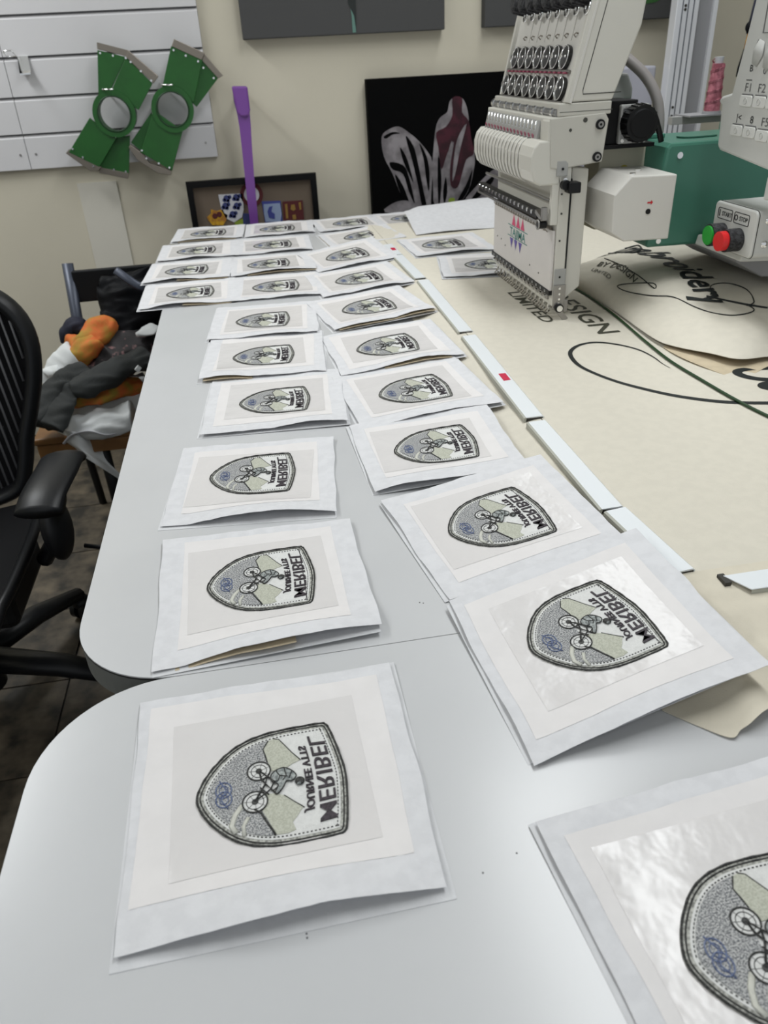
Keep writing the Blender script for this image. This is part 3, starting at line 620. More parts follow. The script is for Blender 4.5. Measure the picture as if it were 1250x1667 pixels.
gp = [(.714, 1.70), (.718, 1.6), (.712, 1.44), (.697, 1.279), (.690, 1.175), (.695, 1.08), (.702, .999), (.713, .929), (.73, .87), (.80, .80)]
tag(MB().tube([Vector((p.x, p.y, cz(p.x, p.y) + .003)) for p in catmull([Vector((x, y, 0)) for x, y in gp], 6)], .0024, 8).build('cord', 'cord_green'), 'dark green cord curving over the printed cotton', 'cord')

# clips along the frame
def clip_mb(x0a, y0, x0b, y1, wd, z=TZ + .0175):
    m = MB(); n = 2
    a0, a1 = Vector((x0a, y0, z)), Vector((x0b, y1, z)); d = (a1 - a0).normalized(); s_ = Vector((-d.y, d.x, 0)); s_ = -s_
    # C profile: flat top, rounded lip, outer wall
    prof = [(0, 0), (0, .0012), (wd * .9, .0018), (wd, -.0005), (wd, -.0060), (wd - .0014, -.0060), (wd - .0014, -.0008)]
    A = [a0 + s_ * u + Vector((0, 0, v)) for u, v in prof]; B = [a1 + s_ * u + Vector((0, 0, v)) for u, v in prof]
    m.loft(A, B)
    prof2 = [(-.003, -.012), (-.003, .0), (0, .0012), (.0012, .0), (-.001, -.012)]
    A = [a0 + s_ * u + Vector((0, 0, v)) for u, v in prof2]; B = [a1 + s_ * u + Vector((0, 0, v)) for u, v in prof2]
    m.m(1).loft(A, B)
    return m, a0, a1, d, s_
fr = thing('sash_frame', 'flat black-edged frame bar under the cotton that the white clips hold onto', 'frame', (.4, 1.5, TZ))
MB().box(.392, .417, .575, 2.45, TZ + .0002, TZ + .0135).build('side_rail', 'clip_dark', fr)
MB().box(.433, 1.3, .572, .592, TZ + .0002, TZ + .0135).build('front_rail', 'clip_dark', fr)
segs = [(.389, .600, .376, .735, 'white clip at the front corner, beside the glossy tilted square', 0), (.373, .740, .372, 1.002, 'white clip with a bent notch, second from the front corner', 0), (.374, 1.018, .383, 1.420, 'long white clip with a red label, middle of the row', 1), (.384, 1.448, .390, 1.866, 'long white clip beside the twisted square', 0), (.388, 1.888, .382, 2.150, 'white clip near the square on the cotton', 0), (.382, 2.158, .380, 2.30, 'last short white clip with a red mark at the far end', 1)]
for x0, y0, x1, y1, lab, red in segs:
    c = thing('frame_clip', lab, 'clip', (x0, (y0 + y1) / 2, TZ), 'white clips along the cotton frame')
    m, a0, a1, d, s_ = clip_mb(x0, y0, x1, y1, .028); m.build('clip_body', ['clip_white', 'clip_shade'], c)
    m = MB(); e = a0 + s_ * .014
    m.obox(e + Vector((0, 0, -.003)) + d * .002, d, s_, (0, 0, 1), .002, .012, .0028); e = a1 + s_ * .014; m.obox(e + Vector((0, 0, -.003)) - d * .002, d, s_, (0, 0, 1), .002, .012, .0028); m.build('spring_end', 'clip_dark', c)
    if red:
        q = a0 + (a1 - a0) * (.42 if y1 - y0 > .2 else .5) + s_ * .016; MB().obox(q + Vector((0, 0, .0018)), d, s_, (0, 0, 1), .016, .006, .0004).build('red_label', 'label_red', c)
c = thing('frame_clip', 'white clip on the front rail of the cotton frame, at the picture edge', 'clip', (.6, .575, TZ), 'white clips along the cotton frame')
z = TZ + .0175
MB().prism([(.437, .584), (.452, .556), (1.0, .552), (1.0, .586)], 'z', z, z + .0016).build('clip_body', 'clip_white', c, bevel=.0006)
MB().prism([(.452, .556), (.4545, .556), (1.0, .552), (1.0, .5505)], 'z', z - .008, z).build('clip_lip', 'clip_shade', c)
MB().box(.433, .440, .572, .588, z - .006, z + .001).build('spring_end', 'clip_dark', c)
m = MB()
for x_, y_ in ((.545, .578), (.520, .568), (.516, .579), (.508, .590)): m.obox((x_, y_, z + .0018), (1, .4, 0), (-.4, 1, 0), (0, 0, 1), .002, .0006, .0004)
m.build('screw', 'clip_dark', c)

# ================================================================== embroidery machine
emb = thing('embroidery_machine', 'multi-needle embroidery machine, cream head and green arm over the cotton', 'embroidery machine', (.95, 1.6, 0))
YN, YF = 1.475, 1.860
def part(m, name, mats, bevel=0, par=None): return m.build(name, mats, par or emb, bevel=bevel)
# needle case body
body = part(MB().prism([(.584, .862), (.606, .858), (.606, 1.205), (.557, 1.205), (.557, 1.168), (.584, 1.10)], 'y', YN, YF), 'needle_case', 'machine_white', .002)
part(MB().box(.6065, .6105, YN + .004, YF - .004, .875, 1.10), 'needle_case_seam', 'black_plastic')
part(MB().prism([(.611, .868), (.645, .895), (.645, 1.115), (.611, 1.12)], 'y', YN + .012, YF - .02), 'rear_case', 'machine_white', .003)
sp = part(MB().prism([(.557, 1.205), (.661, 1.209), (.669, 1.197), (.663, 1.127), (.606, 1.121), (.584, 1.118), (.562, 1.121)], 'y', YN - .003, YF), 'side_panel', 'machine_side', .0025)
for (x_, z_, r) in ((.652, 1.190, .0085), (.651, 1.136, .0085)):
    part(MB().m(0).cyl((x_, YN - .0035, z_), (x_, YN - .007, z_), r, 20).m(1).cyl((x_, YN - .006, z_), (x_, YN - .0085, z_), r * .62, 16).m(0).cyl((x_, YN - .008, z_), (x_, YN - .0088, z_), r * .28, 6), 'bolt', ['black_plastic', 'steel'], par=sp)
for (x_, z_, r) in ((.6235, 1.1985, .0042), (.5965, 1.1835, .0028)):
    part(MB().cyl((x_, YN - .003, z_), (x_, YN - .0036, z_), r, 12), 'hole', 'seam_dark', par=sp)
part(MB().box(.572, .672, YN - .002, YF, 1.2060, 1.2270), 'base_band', 'machine_side', .002)
part(MB().box(.574, .674, YN - .0022, YF, 1.2125, 1.2135), 'base_seam', 'seam_dark')
# tension board: slanted white housing
def bx(z): return .596 + (z - 1.23) * (.036 / .149)
ZT = 1.52
bd = part(MB().prism([(bx(1.228), 1.228), (bx(ZT), ZT), (.74, ZT), (.719, 1.376), (.715, 1.341), (.673, 1.228)], 'y', YN, YF), 'tension_board', 'machine_white', .003)
def frame_line(P):
    return MB().tube([Vector(p) for p in P], .0008, 5)
part(frame_line([(.688, YN - .0004, 1.24), (.6165, YN - .0004, 1.24), (.6155, YN - .0004, 1.246), (.648, YN - .0004, 1.378), (.68, YN - .0004, 1.52)]), 'cover_seam', 'seam_dark', par=bd)
# white front board with side flanges
def onb(y, z, out=0.0):
    n = Vector((-.149, 0, .036)).normalized(); return Vector((bx(z), y, z)) + n * out
m = MB()
A = [onb(YN - .004, 1.226, 0), onb(YN - .004, ZT, 0), onb(YN - .004, ZT, .005), onb(YN - .004, 1.226, .005)]
B = [p + Vector((0, YF - YN + .008, 0)) for p in A]; m.loft(A, B)
part(m, 'front_board', 'machine_pale', .0012, bd)
for y in (YN - .003, YF - .008):
    m = MB(); A = [onb(y, 1.226, .004), onb(y, ZT, .004), onb(y, ZT, .014), onb(y, 1.226, .012)]; m.loft(A, [p + Vector((0, .011, 0)) for p in A]); part(m, 'board_flange', 'machine_white', .001, bd)
low = [1.838 - i * (1.838 - 1.520) / 7 for i in range(8)]; up = [1.815 - i * (1.815 - 1.535) / 6 for i in range(7)]
nb = Vector((-.149, 0, .036)).normalized()
def tension_disc(y, z):
    k = part(MB().cyl(onb(y, z, .004), onb(y, z, .012), .0195, 26, .0205), 'tension_disc', 'disc_black')
    m = MB().ring(onb(y, z, .0128), nb, .0190, .0009, 26, 6); m.cyl(onb(y, z, .012), onb(y, z, .020), .0045, 12); m.tube([onb(y - .003, z + .019, .014), onb(y - .001, z + .008, .018), onb(y, z - .008, .018), onb(y - .002, z - .019, .014)], .0008, 6)
    m.ball(onb(y - .012, z + .001, .0148), .0025, seg=8, rings=6)
    part(m, 'chrome_ring', 'chrome', par=k)
for y in low: tension_disc(y, 1.246)
for y in up: tension_disc(y, 1.295)
for i in range(8):
    y = 1.80 - i * .0455
    k = part(MB().cyl(onb(y, 1.372, .004), onb(y, 1.372, .014), .0095, 14).m(1).ring(onb(y, 1.366, .014), nb, .0090, .0022, 18, 6), 'tension_post', ['chrome', 'chrome'])
    m = MB(); r0 = .019
    m.cyl(onb(y + .012, 1.386, .012), onb(y + .012, 1.386, .040), .0165, 14, .0180).cyl(onb(y + .012, 1.386, .040), onb(y + .012, 1.386, .044), .0180, 14, .013)
    for q in range(12):
        a = 2 * pi * q / 12; c_ = onb(y + .012 + .0175 * cos(a), 1.386 + .0175 * sin(a), .026); m.tube([c_ - nb * .013, c_ + nb * .013], .0024, 5)
    part(m, 'tension_knob', 'knob_fuzz', par=k)
    if i < 7:
        part(MB().tube([onb(y - .012, 1.332, .004), onb(y - .012, 1.332, .009), onb(y - .006, 1.329, .010), onb(y - .010, 1.326, .007)], .0012, 6), 'thread_hook', 'steel_warm')
        part(MB().box(bx(1.34) - .0055, bx(1.34) - .0045, y - .024, y - .0235, 1.300, 1.360), 'board_groove', 'machine_grey') if False else None
for i in range(7):
    m = MB(); y = 1.80 - i * .0455 - .034; A = [onb(y, 1.322, .0045), onb(y, 1.40, .0045), onb(y, 1.40, .0075), onb(y, 1.322, .006)]; m.loft(A, [p + Vector((0, .004, 0)) for p in A]); part(m, 'board_rib', 'machine_pale', par=bd)
for z_, y0_, n_ in ((1.2735, 1.832, 14), (1.2245, 1.842, 8)):
    m = MB(); m.cyl(onb(YF - .012, z_, .010), onb(YN + .02, z_, .010), .0026, 8); part(m, 'guide_bar', 'steel')
    for i in range(n_):
        y = y0_ - i * (.32 / (n_ - 1)); part(MB().box(bx(z_) - .015, bx(z_) - .008, y - .0055, y + .0055, z_ - .0016, z_ + .0016), 'pink_bead', 'magenta', .001)
m = MB().cyl((.577, YF + .018, 1.2115), (.577, YN + .006, 1.2115), .0085, 14)
rod = part(m, 'clamp_rod', 'clear_plastic')
for i in range(9):
    y = YF + .012 - i * .0455; part(MB().cyl((.577, y, 1.2115), (.577, y - .010, 1.2115), .0098, 14), 'clamp_collar', 'chrome', par=rod)
# take-up lever block and ribbed cover
part(MB().prism([(.545, 1.150), (.556, 1.150), (.566, 1.196), (.556, 1.199)], 'y', YN + .045, YF - .005), 'lever_plate', 'machine_grey', .001)
ny = [1.842 - i * (1.842 - 1.538) / 14 for i in range(15)]
for y in ny:
    k = part(MB().tube([(.560, y, 1.170), (.552, y, 1.184), (.556, y, 1.196), (.566, y, 1.203)], [(.0022, .0016), (.003, .002), (.003, .002), (.002, .0016)], 6), 'take_up_lever', 'chrome')
    part(MB().ring((.5485, y, 1.1725), (1, 0, .3), .0036, .0008, 10, 5), 'thread_eye', 'magenta', par=k)
part(MB().box(.5555, .600, YN - .001, YN + .034, 1.164, 1.203), 'end_block', 'machine_white', .004)
def rib_prof():
    return [(.583, 1.092), (.545, 1.092), (.532, 1.100), (.5255, 1.118), (.525, 1.142), (.530, 1.158), (.540, 1.168), (.583, 1.168)]
cov = part(MB().prism(rib_prof(), 'y', YN - .001, YF - .002), 'ribbed_cover', 'machine_white', .003)
for i in range(14):
    y = 1.842 - (i + .5) * (1.842 - 1.538) / 14
    P = [(.541, y, 1.169), (.5290, y, 1.158), (.5240, y, 1.142), (.5245, y, 1.118), (.531, y, 1.099), (.543, y, 1.0915)]
    part(MB().tube([Vector(p) for p in catmull(P, 3)], (.0030, .0010), 6, flat=(1, 0, 0.01)), 'cover_rib', 'machine_pale', par=cov)
    part(MB().box(.5405, .5475, y - .0062, y + .0010, 1.1655, 1.1690), 'cover_notch', 'seam_dark', par=cov)
# dark recess and presser rail
part(MB().box(.590, .594, YN + .02, YF - .004, 1.020, 1.095), 'recess_back', 'black_rough')
part(MB().box(.570, .584, YN, YN + .012, 1.020, 1.095), 'recess_cheek', 'machine_white', .001)
m = MB(); m.cyl((.575, YF + .06, 1.062), (.575, YN + .02, 1.062), .003, 8)
part(m, 'upper_rod', 'steel')
rl = part(MB().box(.558, .572, YN + .045, YF + .07, 1.026, 1.042), 'presser_rail', 'black_plastic', .001)
for i in range(15):
    y = YF + .055 - i * .0265; part(MB().cyl((.5578, y, 1.036), (.555, y, 1.036), .0042, 8), 'rail_pin', 'chrome', par=rl)
part(MB().box(.556, .560, YN + .035, YF + .07, 1.0195, 1.024), 'rail_strip', 'steel')
part(MB().cyl((.568, YN + .02, 1.020), (.552, YN + .02, 1.020), .0085, 16), 'rail_pivot', 'black_plastic')
part(MB().ring((.552, YN + .02, 1.020), (1, 0, 0), .0085, .0018, 16, 6), 'pivot_ring', 'steel')
m = MB(); m.obox((.561, YN + .03, 1.035), (0, 1, .3), (1, 0, 0), (0, -.3, 1), .018, .006, .004); m.obox((.561, YN + .012, 1.04), (0, 1, 0), (1, 0, 0), (0, 0, 1), .005, .005, .012)
part(m, 'rail_bracket', 'steel', .001)
m = MB().cyl((.5795, YF, 1.010), (.5795, YN + .02, 1.010), .003, 8)
for i in range(22): m.tube([(.576, YF - .01 - i * .016, 1.016), (.572, YF - .014 - i * .016, 1.008), (.577, YF - .018 - i * .016, 1.002)], .0009, 5)
part(m, 'spring_row', 'steel_warm')
# logo plate
pl = part(MB().box(.578, .5835, YN + .004, YF, .893, 1.008), 'logo_plate', 'plate_white', .001)
def onp(y, z): return Vector((.5777, y, z))
part(MB().text('TAJIMA', .0245, lambda u, v, w_: Vector((.5776, 1.688 - u * 1.32, .9555 + v)), bold=.0004), 'logo_text', 'logo_teal', par=pl)
m = MB()
for dz_ in (.9525, .9755): m.box(.5772, .5779, 1.623, 1.753, dz_, dz_ + .0012)
part(m, 'logo_line', 'logo_teal', par=pl)
for k, y in enumerate((1.714, 1.685, 1.655)):
    part(MB().add([(.5775, y - .0125, .978), (.5775, y + .0125, .978), (.5775, y + .004, .995), (.5775, y, 1.002), (.5775, y - .003, .995)], [(0, 1, 2, 3, 4)]), 'logo_flame', 'logo_pink', par=pl)
    part(MB().add([(.5775, y + .012 - .0115, .950), (.5775, y + .012 + .0115, .950), (.5775, y + .0155, .936), (.5775, y + .012, .928), (.5775, y + .0085, .936)], [(0, 1, 2, 3, 4)]), 'logo_flame', 'logo_violet', par=pl)
m = MB()
for y, z_ in ((1.83, .935), (1.80, .934), (1.77, .925), (1.60, .918), (1.545, .914)): m.cyl((.5779, y, z_), (.5770, y, z_), .0016, 8)
part(m, 'plate_pin', 'seam_dark', par=pl)
# lower strip, clamps, presser feet
st = part(MB().box(.5765, .588, YN + .004, YF + .01, .884, .893), 'needle_strip', 'black_plastic')
ny2 = [1.848 - i * (1.848 - 1.500) / 14 for i in range(15)]
for y in ny2:
    part(MB().cyl((.5766, y, .8885), (.5755, y, .8885), .0030, 8), 'strip_hole', 'machine_grey', par=st)
    k = part(MB().box(.579, .589, y - .0052, y + .0052, .872, .884), 'needle_clamp', 'steel', .001)
    part(MB().cyl((.579, y, .879), (.574, y, .879), .0026, 8), 'clamp_screw', 'chrome', par=k)
    part(MB().cyl((.585, y, .872), (.585, y, .844), .0011, 6).cyl((.589, y + .004, .880), (.589, y + .004, .850), .0022, 6), 'needle', 'chrome', par=k)
    part(MB().tube([(.589, y + .004, .857), (.584, y, .851), (.578, y - .002, .846), (.583, y + .001, .8425), (.590, y + .003, .846)], .0015, 6), 'presser_foot', 'steel_warm', par=k)
part(MB().prism([(.584, .858), (.610, .858), (.610, .905), (.584, .905)], 'y', YN - .003, YN), 'end_plate', 'steel', .0008)
part(MB().prism([(.584, .905), (.608, .905), (.608, .936), (.584, .936)], 'y', YN - .0022, YN), 'end_plate', 'machine_grey', .0008)
m = MB()
for z_ in (.898, .887, .877, .868): m.cyl((.5965, YN - .003, z_), (.5965, YN - .0046, z_), .0023, 8)
part(m, 'plate_screw', 'chrome'); part(MB().cyl((.5955, YN - .002, .9205), (.5955, YN - .003, .9205), .0022, 8), 'hole', 'black_plastic')
part(MB().m(0).cyl((.597, YN - .003, .8595), (.597, YN - .009, .8595), .0088, 18).m(1).cyl((.597, YN - .008, .8595), (.597, YN - .0115, .8595), .0062, 16), 'end_knob', ['black_plastic', 'chrome'])
m = MB(); m.obox((.604, YN - .006, .845), (1, 0, -1.2), (0, 1, 0), (1.2, 0, 1), .0145, .002, .0055); m.obox((.612, YN + .0, .862), (0, 0, 1), (0, 1, 0), (1, 0, 0), .012, .004, .004)
part(m, 'end_bracket', 'steel', .0008)
# grey tab and black thumb knob on the column
part(MB().prism([(.575, 1.107), (.597, 1.107), (.597, 1.128), (.592, 1.133), (.575, 1.133)], 'y', YN - .0035, YN - .0005), 'side_tab', 'machine_grey', .001)
part(MB().cyl((.5865, YN - .004, 1.1195), (.5865, YN - .005, 1.1195), .0024, 10), 'hole', 'black_plastic')
m = MB().cyl((.592, YN - .002, 1.092), (.592, YN - .014, 1.092), .009, 14).box(.594, .618, YN - .022, YN + .004, 1.078, 1.097)
part(m, 'thumb_knob', 'black_plastic', .002); part(MB().cyl((.591, YN - .004, 1.100), (.591, YN - .009, 1.100), .0045, 10), 'knob_screw', 'chrome')
for x_, z_ in ((.581, 1.075), (.583, .99), (.583, 1.04)): part(MB().cyl((x_ + .008, YN - .0003, z_), (x_ + .008, YN - .0012, z_), .0020, 8), 'hole', 'seam_dark')
# motor behind the head
part(MB().box(.664, .742, 1.512, 1.60, 1.150, 1.2235), 'motor_block', 'black_rough', .002)
fl = part(MB().box(.704, .760, 1.500, 1.512, 1.151, 1.217), 'motor_flange', 'machine_grey', .003)
for x_, z_ in ((.7105, 1.210), (.7105, 1.157), (.754, 1.210)): part(MB().cyl((x_, 1.500, z_), (x_, 1.497, z_), .0036, 10), 'flange_bolt', 'chrome', par=fl)
m = MB().cyl((.736, 1.500, 1.186), (.736, 1.474, 1.186), .0320, 30, .0305)
for i in range(22):
    a = 2 * pi * i / 22; m.cyl((.736 + .032 * cos(a), 1.498, 1.186 + .032 * sin(a)), (.736 + .0308 * cos(a), 1.476, 1.186 + .0308 * sin(a)), .0018, 5)
part(m, 'motor_cap', 'black_plastic'); part(MB().cyl((.736, 1.474, 1.186), (.736, 1.471, 1.186), .025, 26, .023), 'motor_cap', 'black_rough')
part(MB().tube([(.758, 1.490, 1.205), (.770, 1.488, 1.188), (.778, 1.487, 1.168), (.784, 1.487, 1.152)], .0055, 8), 'motor_cable', 'black_plastic')
part(MB().box(.668, .780, 1.505, 1.60, 1.143, 1.150), 'motor_shelf', 'black_rough')
part(MB().prism([(.70, 1.215), (.80, 1.215), (.80, 1.235), (.787, 1.262), (.70, 1.268)], 'y', 1.66, 1.78), 'rear_housing', 'machine_grey', .004)
part(MB().tube(catmull([(.745, 1.66, 1.31), (.775, 1.64, 1.285), (.805, 1.62, 1.255), (.824, 1.60, 1.215), (.829, 1.59, 1.17), (.826, 1.59, 1.14)], 5), .0105, 12), 'cable_tube', 'tube_grey')
# lower arm front cover and yellow sticker
part(MB().box(.690, .785, 1.545, 1.62, .990, 1.142), 'arm_cover', 'beige_box', .003)
part(MB().cyl((.742, 1.5448, 1.098), (.742, 1.5440, 1.098), .0105, 20), 'warning_sticker', 'yellow_label')
# white gear cover with chamfers
fz = [(.690, 1.108), (.778, 1.106), (.777, .993), (.688, .995), (.662, 1.012), (.660, 1.078)]
part(MB().prism(fz, 'y', 1.400, 1.535), 'gear_cover', 'machine_pale', .0025)
for y in (1.425, 1.505): part(MB().cyl((.703 if y < 1.45 else .735, y if y < 1.45 else 1.47, 1.107), (.703 if y < 1.45 else .735, y if y < 1.45 else 1.47, 1.110), .0058, 14), 'cover_screw', 'chrome')
part(MB().cyl((.729, 1.4, 1.0455), (.729, 1.3988, 1.0455), .0048, 14), 'hole', 'black_plastic')
part(MB().add([(.7255, 1.3993, 1.0625), (.7325, 1.3993, 1.0625), (.7325, 1.3993, 1.0655), (.7365, 1.3993, 1.0610), (.7325, 1.3993, 1.0565), (.7325, 1.3993, 1.0595), (.7255, 1.3993, 1.0595)], [(0, 1, 2, 3, 4, 5, 6)]), 'red_arrow', 'ink_red')
# green arm
ga = part(MB().prism([(.770, .963), (1.50, .953), (1.50, 1.152), (.795, 1.150), (.788, 1.143)], 'y', 1.468, 1.640), 'green_arm', 'machine_green', .006)
part(MB().cyl((.8145, 1.468, 1.1285), (.8145, 1.4650, 1.1285), .0058, 14), 'arm_screw', 'chrome', par=ga); part(MB().cyl((.793, 1.468, .975), (.793, 1.4650, .975), .0052, 14), 'arm_screw', 'chrome', par=ga)
part(MB().prism(rounded_top(.845, .925, 1.52, 1.56, .0195, ('bl', 'br', 'tr', 'tl')), 'z', 1.1515, 1.1535), 'oil_cap', 'machine_green', par=ga)
part(MB().box(.790, .83, 1.56, 1.60, 1.150, 1.158), 'arm_step', 'green_edge', .002, ga)
part(MB().prism([(.96, .915), (1.6, .880), (1.6, .952), (.90, .958), (.90, .948)], 'y', 1.36, 1.62), 'lower_arm', 'board_grey', .003)
part(MB().box(1.46, 1.95, 1.42, 1.95, 0.0, .95), 'machine_pedestal', 'machine_side', .006)
# keypad
kp = part(MB().prism([(1.405, 1.147), (1.412, 1.212), (1.424, 1.2180), (1.415, 1.226), (1.386, 1.232), (1.372, 1.300), (1.360, 1.37), (1.345, 1.50), (.95, 1.50), (.95, 1.092), (1.395, 1.141)], 'x', .850, .884), 'control_panel', 'panel_plastic', .004)
def onk(px, py, d=0.0): q = atx(px, py, .850); return Vector((.850 - d, q.y, q.z))
def C6(x, y): return 950 + x / 4.1667, 60 + y / 4.1667
for (a, b, r) in ((1105, 435, 6), (1195, 443, 6), (1285, 452, 6), (1040, 635, 6), (1125, 648, 6), (1212, 672, 6), (1300, 690, 6)):
    q = onk(*C6(a, b)); k = part(MB().prism(rounded_top(q.y - .0175, q.y + .0175, q.z - .0085, q.z + .0085, .0048, ('bl', 'br', 'tr', 'tl')), 'x', .8475, .850), 'key', 'key_plastic', .0012, kp)
    part(MB().ring((.8474, q.y, q.z), (1, 0, 0), .0045, .0008, 14, 5), 'key_dimple', 'key_shade', par=k)
    part(MB().tube([(.8496, q.y - .019, q.z + .004), (.8494, q.y - .015, q.z + .0098), (.8494, q.y + .015, q.z + .0098)], .0007, 5), 'key_outline', 'ink_grey', par=k)
for (a, b) in ((1187, 112), (1262, 140)):
    q = onk(*C6(a, b)); k = part(MB().m(0).tube([(.8488, q.y - .006, q.z + .018), (.8480, q.y - .001, q.z + .002), (.8488, q.y + .006, q.z - .016)], [(.008, .001), (.015, .002), (.008, .001)], 12, flat=(1, 0, 0)), 'key', 'key_shade', par=kp)
def ktext(s, a, b, size, matn='ink_grey'):
    q = onk(*C6(a, b)); part(MB().text(s, size, lambda u, v, w_: Vector((.8493, q.y - u * 1.25, q.z + v - size * .35))), 'key_label', matn, par=kp)
ktext('F1', 1120, 342, .018); ktext('F2', 1210, 348, .018); ktext('F5', 1232, 578, .018); ktext('|<', 1056, 545, .015, 'ink'); ktext('8', 1142, 562, .016, 'ink'); ktext('B', 1140, 212, .014, 'ink'); ktext('_', 1134, 238, .026, 'ink'); ktext('0', 1232, 225, .016, 'ink_grey'); ktext('A', 1186, 30, .008)
q = onk(1243, 54); m = MB(); m.box(.8490, .8499, q.y - .10, q.y + .002, q.z, q.z + .0012).box(.8490, .8499, q.y, q.y + .0018, q.z, q.z + .10); part(m, 'display_frame', 'ink_grey', par=kp)
part(MB().box(.884, .93, 1.16, 1.215, 1.085, 1.16), 'panel_arm', 'machine_grey', .003)
part(MB().box(.855, .895, 1.10, 1.25, 1.078, 1.115), 'panel_bracket', 'panel_plastic', .003)
# start and stop box
def rr(y0, y1, z0, z1, r): return rounded_top(y0, y1, z0, z1, r, ('bl', 'br', 'tr', 'tl'))
sb = part(MB().prism([(y, z_) for y, z_ in rr(1.2465, 1.3785, .981, 1.060, .010)], 'x', .850, .985), 'switch_box', 'panel_plastic', .003)
part(MB().tube([Vector((.854, y, z_)) for y, z_ in rr(1.2463, 1.3787, .9808, 1.0602, .010)], .0009, 5, True), 'box_seam', 'seam_dark', par=sb)
for y, nm, cc in ((1.3425, 'START', 'button_green'), (1.2905, 'STOP', 'button_red')):
    part(MB().tube([Vector((.8494, a, b)) for a, b in rr(y - .0225, y + .0225, 1.032, 1.050, .003)], .0007, 5, True), 'label_outline', 'ink', par=sb)
    part(MB().text(nm, .0105, lambda u, v, w_: Vector((.8494, y - .0055 - u, 1.0375 + v)), bold=.0002), 'label_text', 'ink', par=sb)
    if nm == 'START': part(MB().box(.8490, .8497, y + .0165, y + .0185, 1.0355, 1.0470), 'label_mark', 'ink', par=sb)
    else: part(MB().ring((.8494, y + .0165, 1.0412), (1, 0, 0), .0042, .0009, 16, 5), 'label_mark', 'ink', par=sb)
    zc = 1.0065
    k = part(MB().m(0).cyl((.850, y, zc), (.824, y, zc), .0195, 26), 'button_collar', 'knob_fuzz', .001, sb)
    bt = part(MB().cyl((.825, y, zc), (.8205 if nm == 'START' else .812, y, zc), .0165, 26), 'push_button', cc, .0012); bt['label'] = ('green' if nm == 'START' else 'red') + ' round push button'
for z_ in (1.044, 1.005): part(MB().m(0).ball((.872, 1.2465, z_), .0068, .004, .0068, 14, 8), 'box_screw', 'chrome', par=sb)
part(MB().prism([(.868, .964), (.99, .957), (.99, .985), (.872, .983)], 'y', 1.30, 1.46), 'box_bracket', 'panel_plastic', .003)
# thread stand rail and cone
part(MB().box(1.02, 1.30, 1.895, 1.915, 1.140, 1.157), 'stand_rail', 'machine_grey', .001)
part(MB().box(1.17, 1.215, 1.87, 1.94, 1.0, 1.140), 'stand_post', 'machine_green', .002)
part(MB().box(1.045, 1.16, 1.86, 1.935, 1.157, 1.160), 'cone_tray', 'board_grey')
cx_, cy_ = 1.112, 1.885
cn = thing('thread_cone', 'cone of pink embroidery thread standing on the rail of the machine', 'thread', (cx_, cy_, 1.160))
MB().cyl((cx_, cy_, 1.1602), (cx_, cy_, 1.166), .0215, 24, .0205).build('cone_base', 'board_grey', cn)
m = MB(); m.cyl((cx_, cy_, 1.166), (cx_, cy_, 1.263), .0180, 24, .0135); m.build('thread_winding', 'pink_thread', cn)
m = MB()
for k in range(30):
    a = k * .9; zz = 1.168 + k * .0031; r_ = .0183 - (zz - 1.166) * .0465
    m.tube([(cx_ + r_ * cos(a + t * .5), cy_ + r_ * sin(a + t * .5), zz + t * .003) for t in range(6)], .0010, 4)
m.build('thread_strands', 'pink_thread', cn)
MB().cyl((cx_, cy_, 1.263), (cx_, cy_, 1.276), .0085, 18, .0105).build('cone_top', 'crest_white', cn)

# ================================================================== things behind the machine
t = thing('aluminium_post', 'upright grooved aluminium profile post behind the machine', 'post', (1.40, 2.6, 0))
m = MB(); m.box(1.367, 1.440, 2.60, 2.64, 0, 2.2); m.build('post_body', 'aluminium', t, bevel=.002)
m = MB()
for x_ in (1.386, 1.404, 1.422): m.box(x_ - .0015, x_ + .0015, 2.5985, 2.6005, 0, 2.2)
m.build('post_groove', 'alu_dark', t)
m = MB()
for z_ in (1.40, 1.39, 1.125, 1.10): m.cyl((1.395, 2.5995, z_), (1.395, 2.5975, z_), .004, 10)
m.build('post_screw', 'clip_dark', t)
t = thing('room_divider', 'tall grey divider with a pale edge, beside the aluminium post', 'divider', (1.47, 2.62, 0))
MB().box(1.442, 1.494, 2.62, 2.64, 0, 2.2).build('panel_face', 'board_grey', t); MB().box(1.494, 1.508, 2.61, 2.65, 0, 2.2).build('panel_edge', 'aluminium', t)
tag(MB().box(1.20, 1.365, 2.68, 2.86, 0.0, 1.243).build('storage_box', 'box_lilac', bevel=.006), 'tall pale lilac box standing behind the grey cable tube', 'box')
t = thing('hanging_tool', 'dark and orange hanging tool half hidden behind the control panel', 'tool', (1.5, 2.4, 1.3))
m = MB(); a = aty(1236, 0, 2.4); b = aty(1222, 55, 2.4); MB().tube([a, (a + b) / 2, b], (.014, .01), 8).build('tool_strap', 'navy_cloth', t)
a = aty(1222, 56, 2.4); b = aty(1226, 52, 2.4); MB().ball(aty(1222, 44, 2.4), .016, .012, .016).build('tool_joint', 'bag_black', t)
MB().tube([aty(1222, 55, 2.4), aty(1216, 80, 2.4)], .010, 8).build('tool_grip', 'crest_yellow', t)
MB().tube([aty(1216, 80, 2.4), aty(1206, 110, 2.4), aty(1203, 125, 2.4)], .010, 8).build('tool_tip', 'bag_black', t)

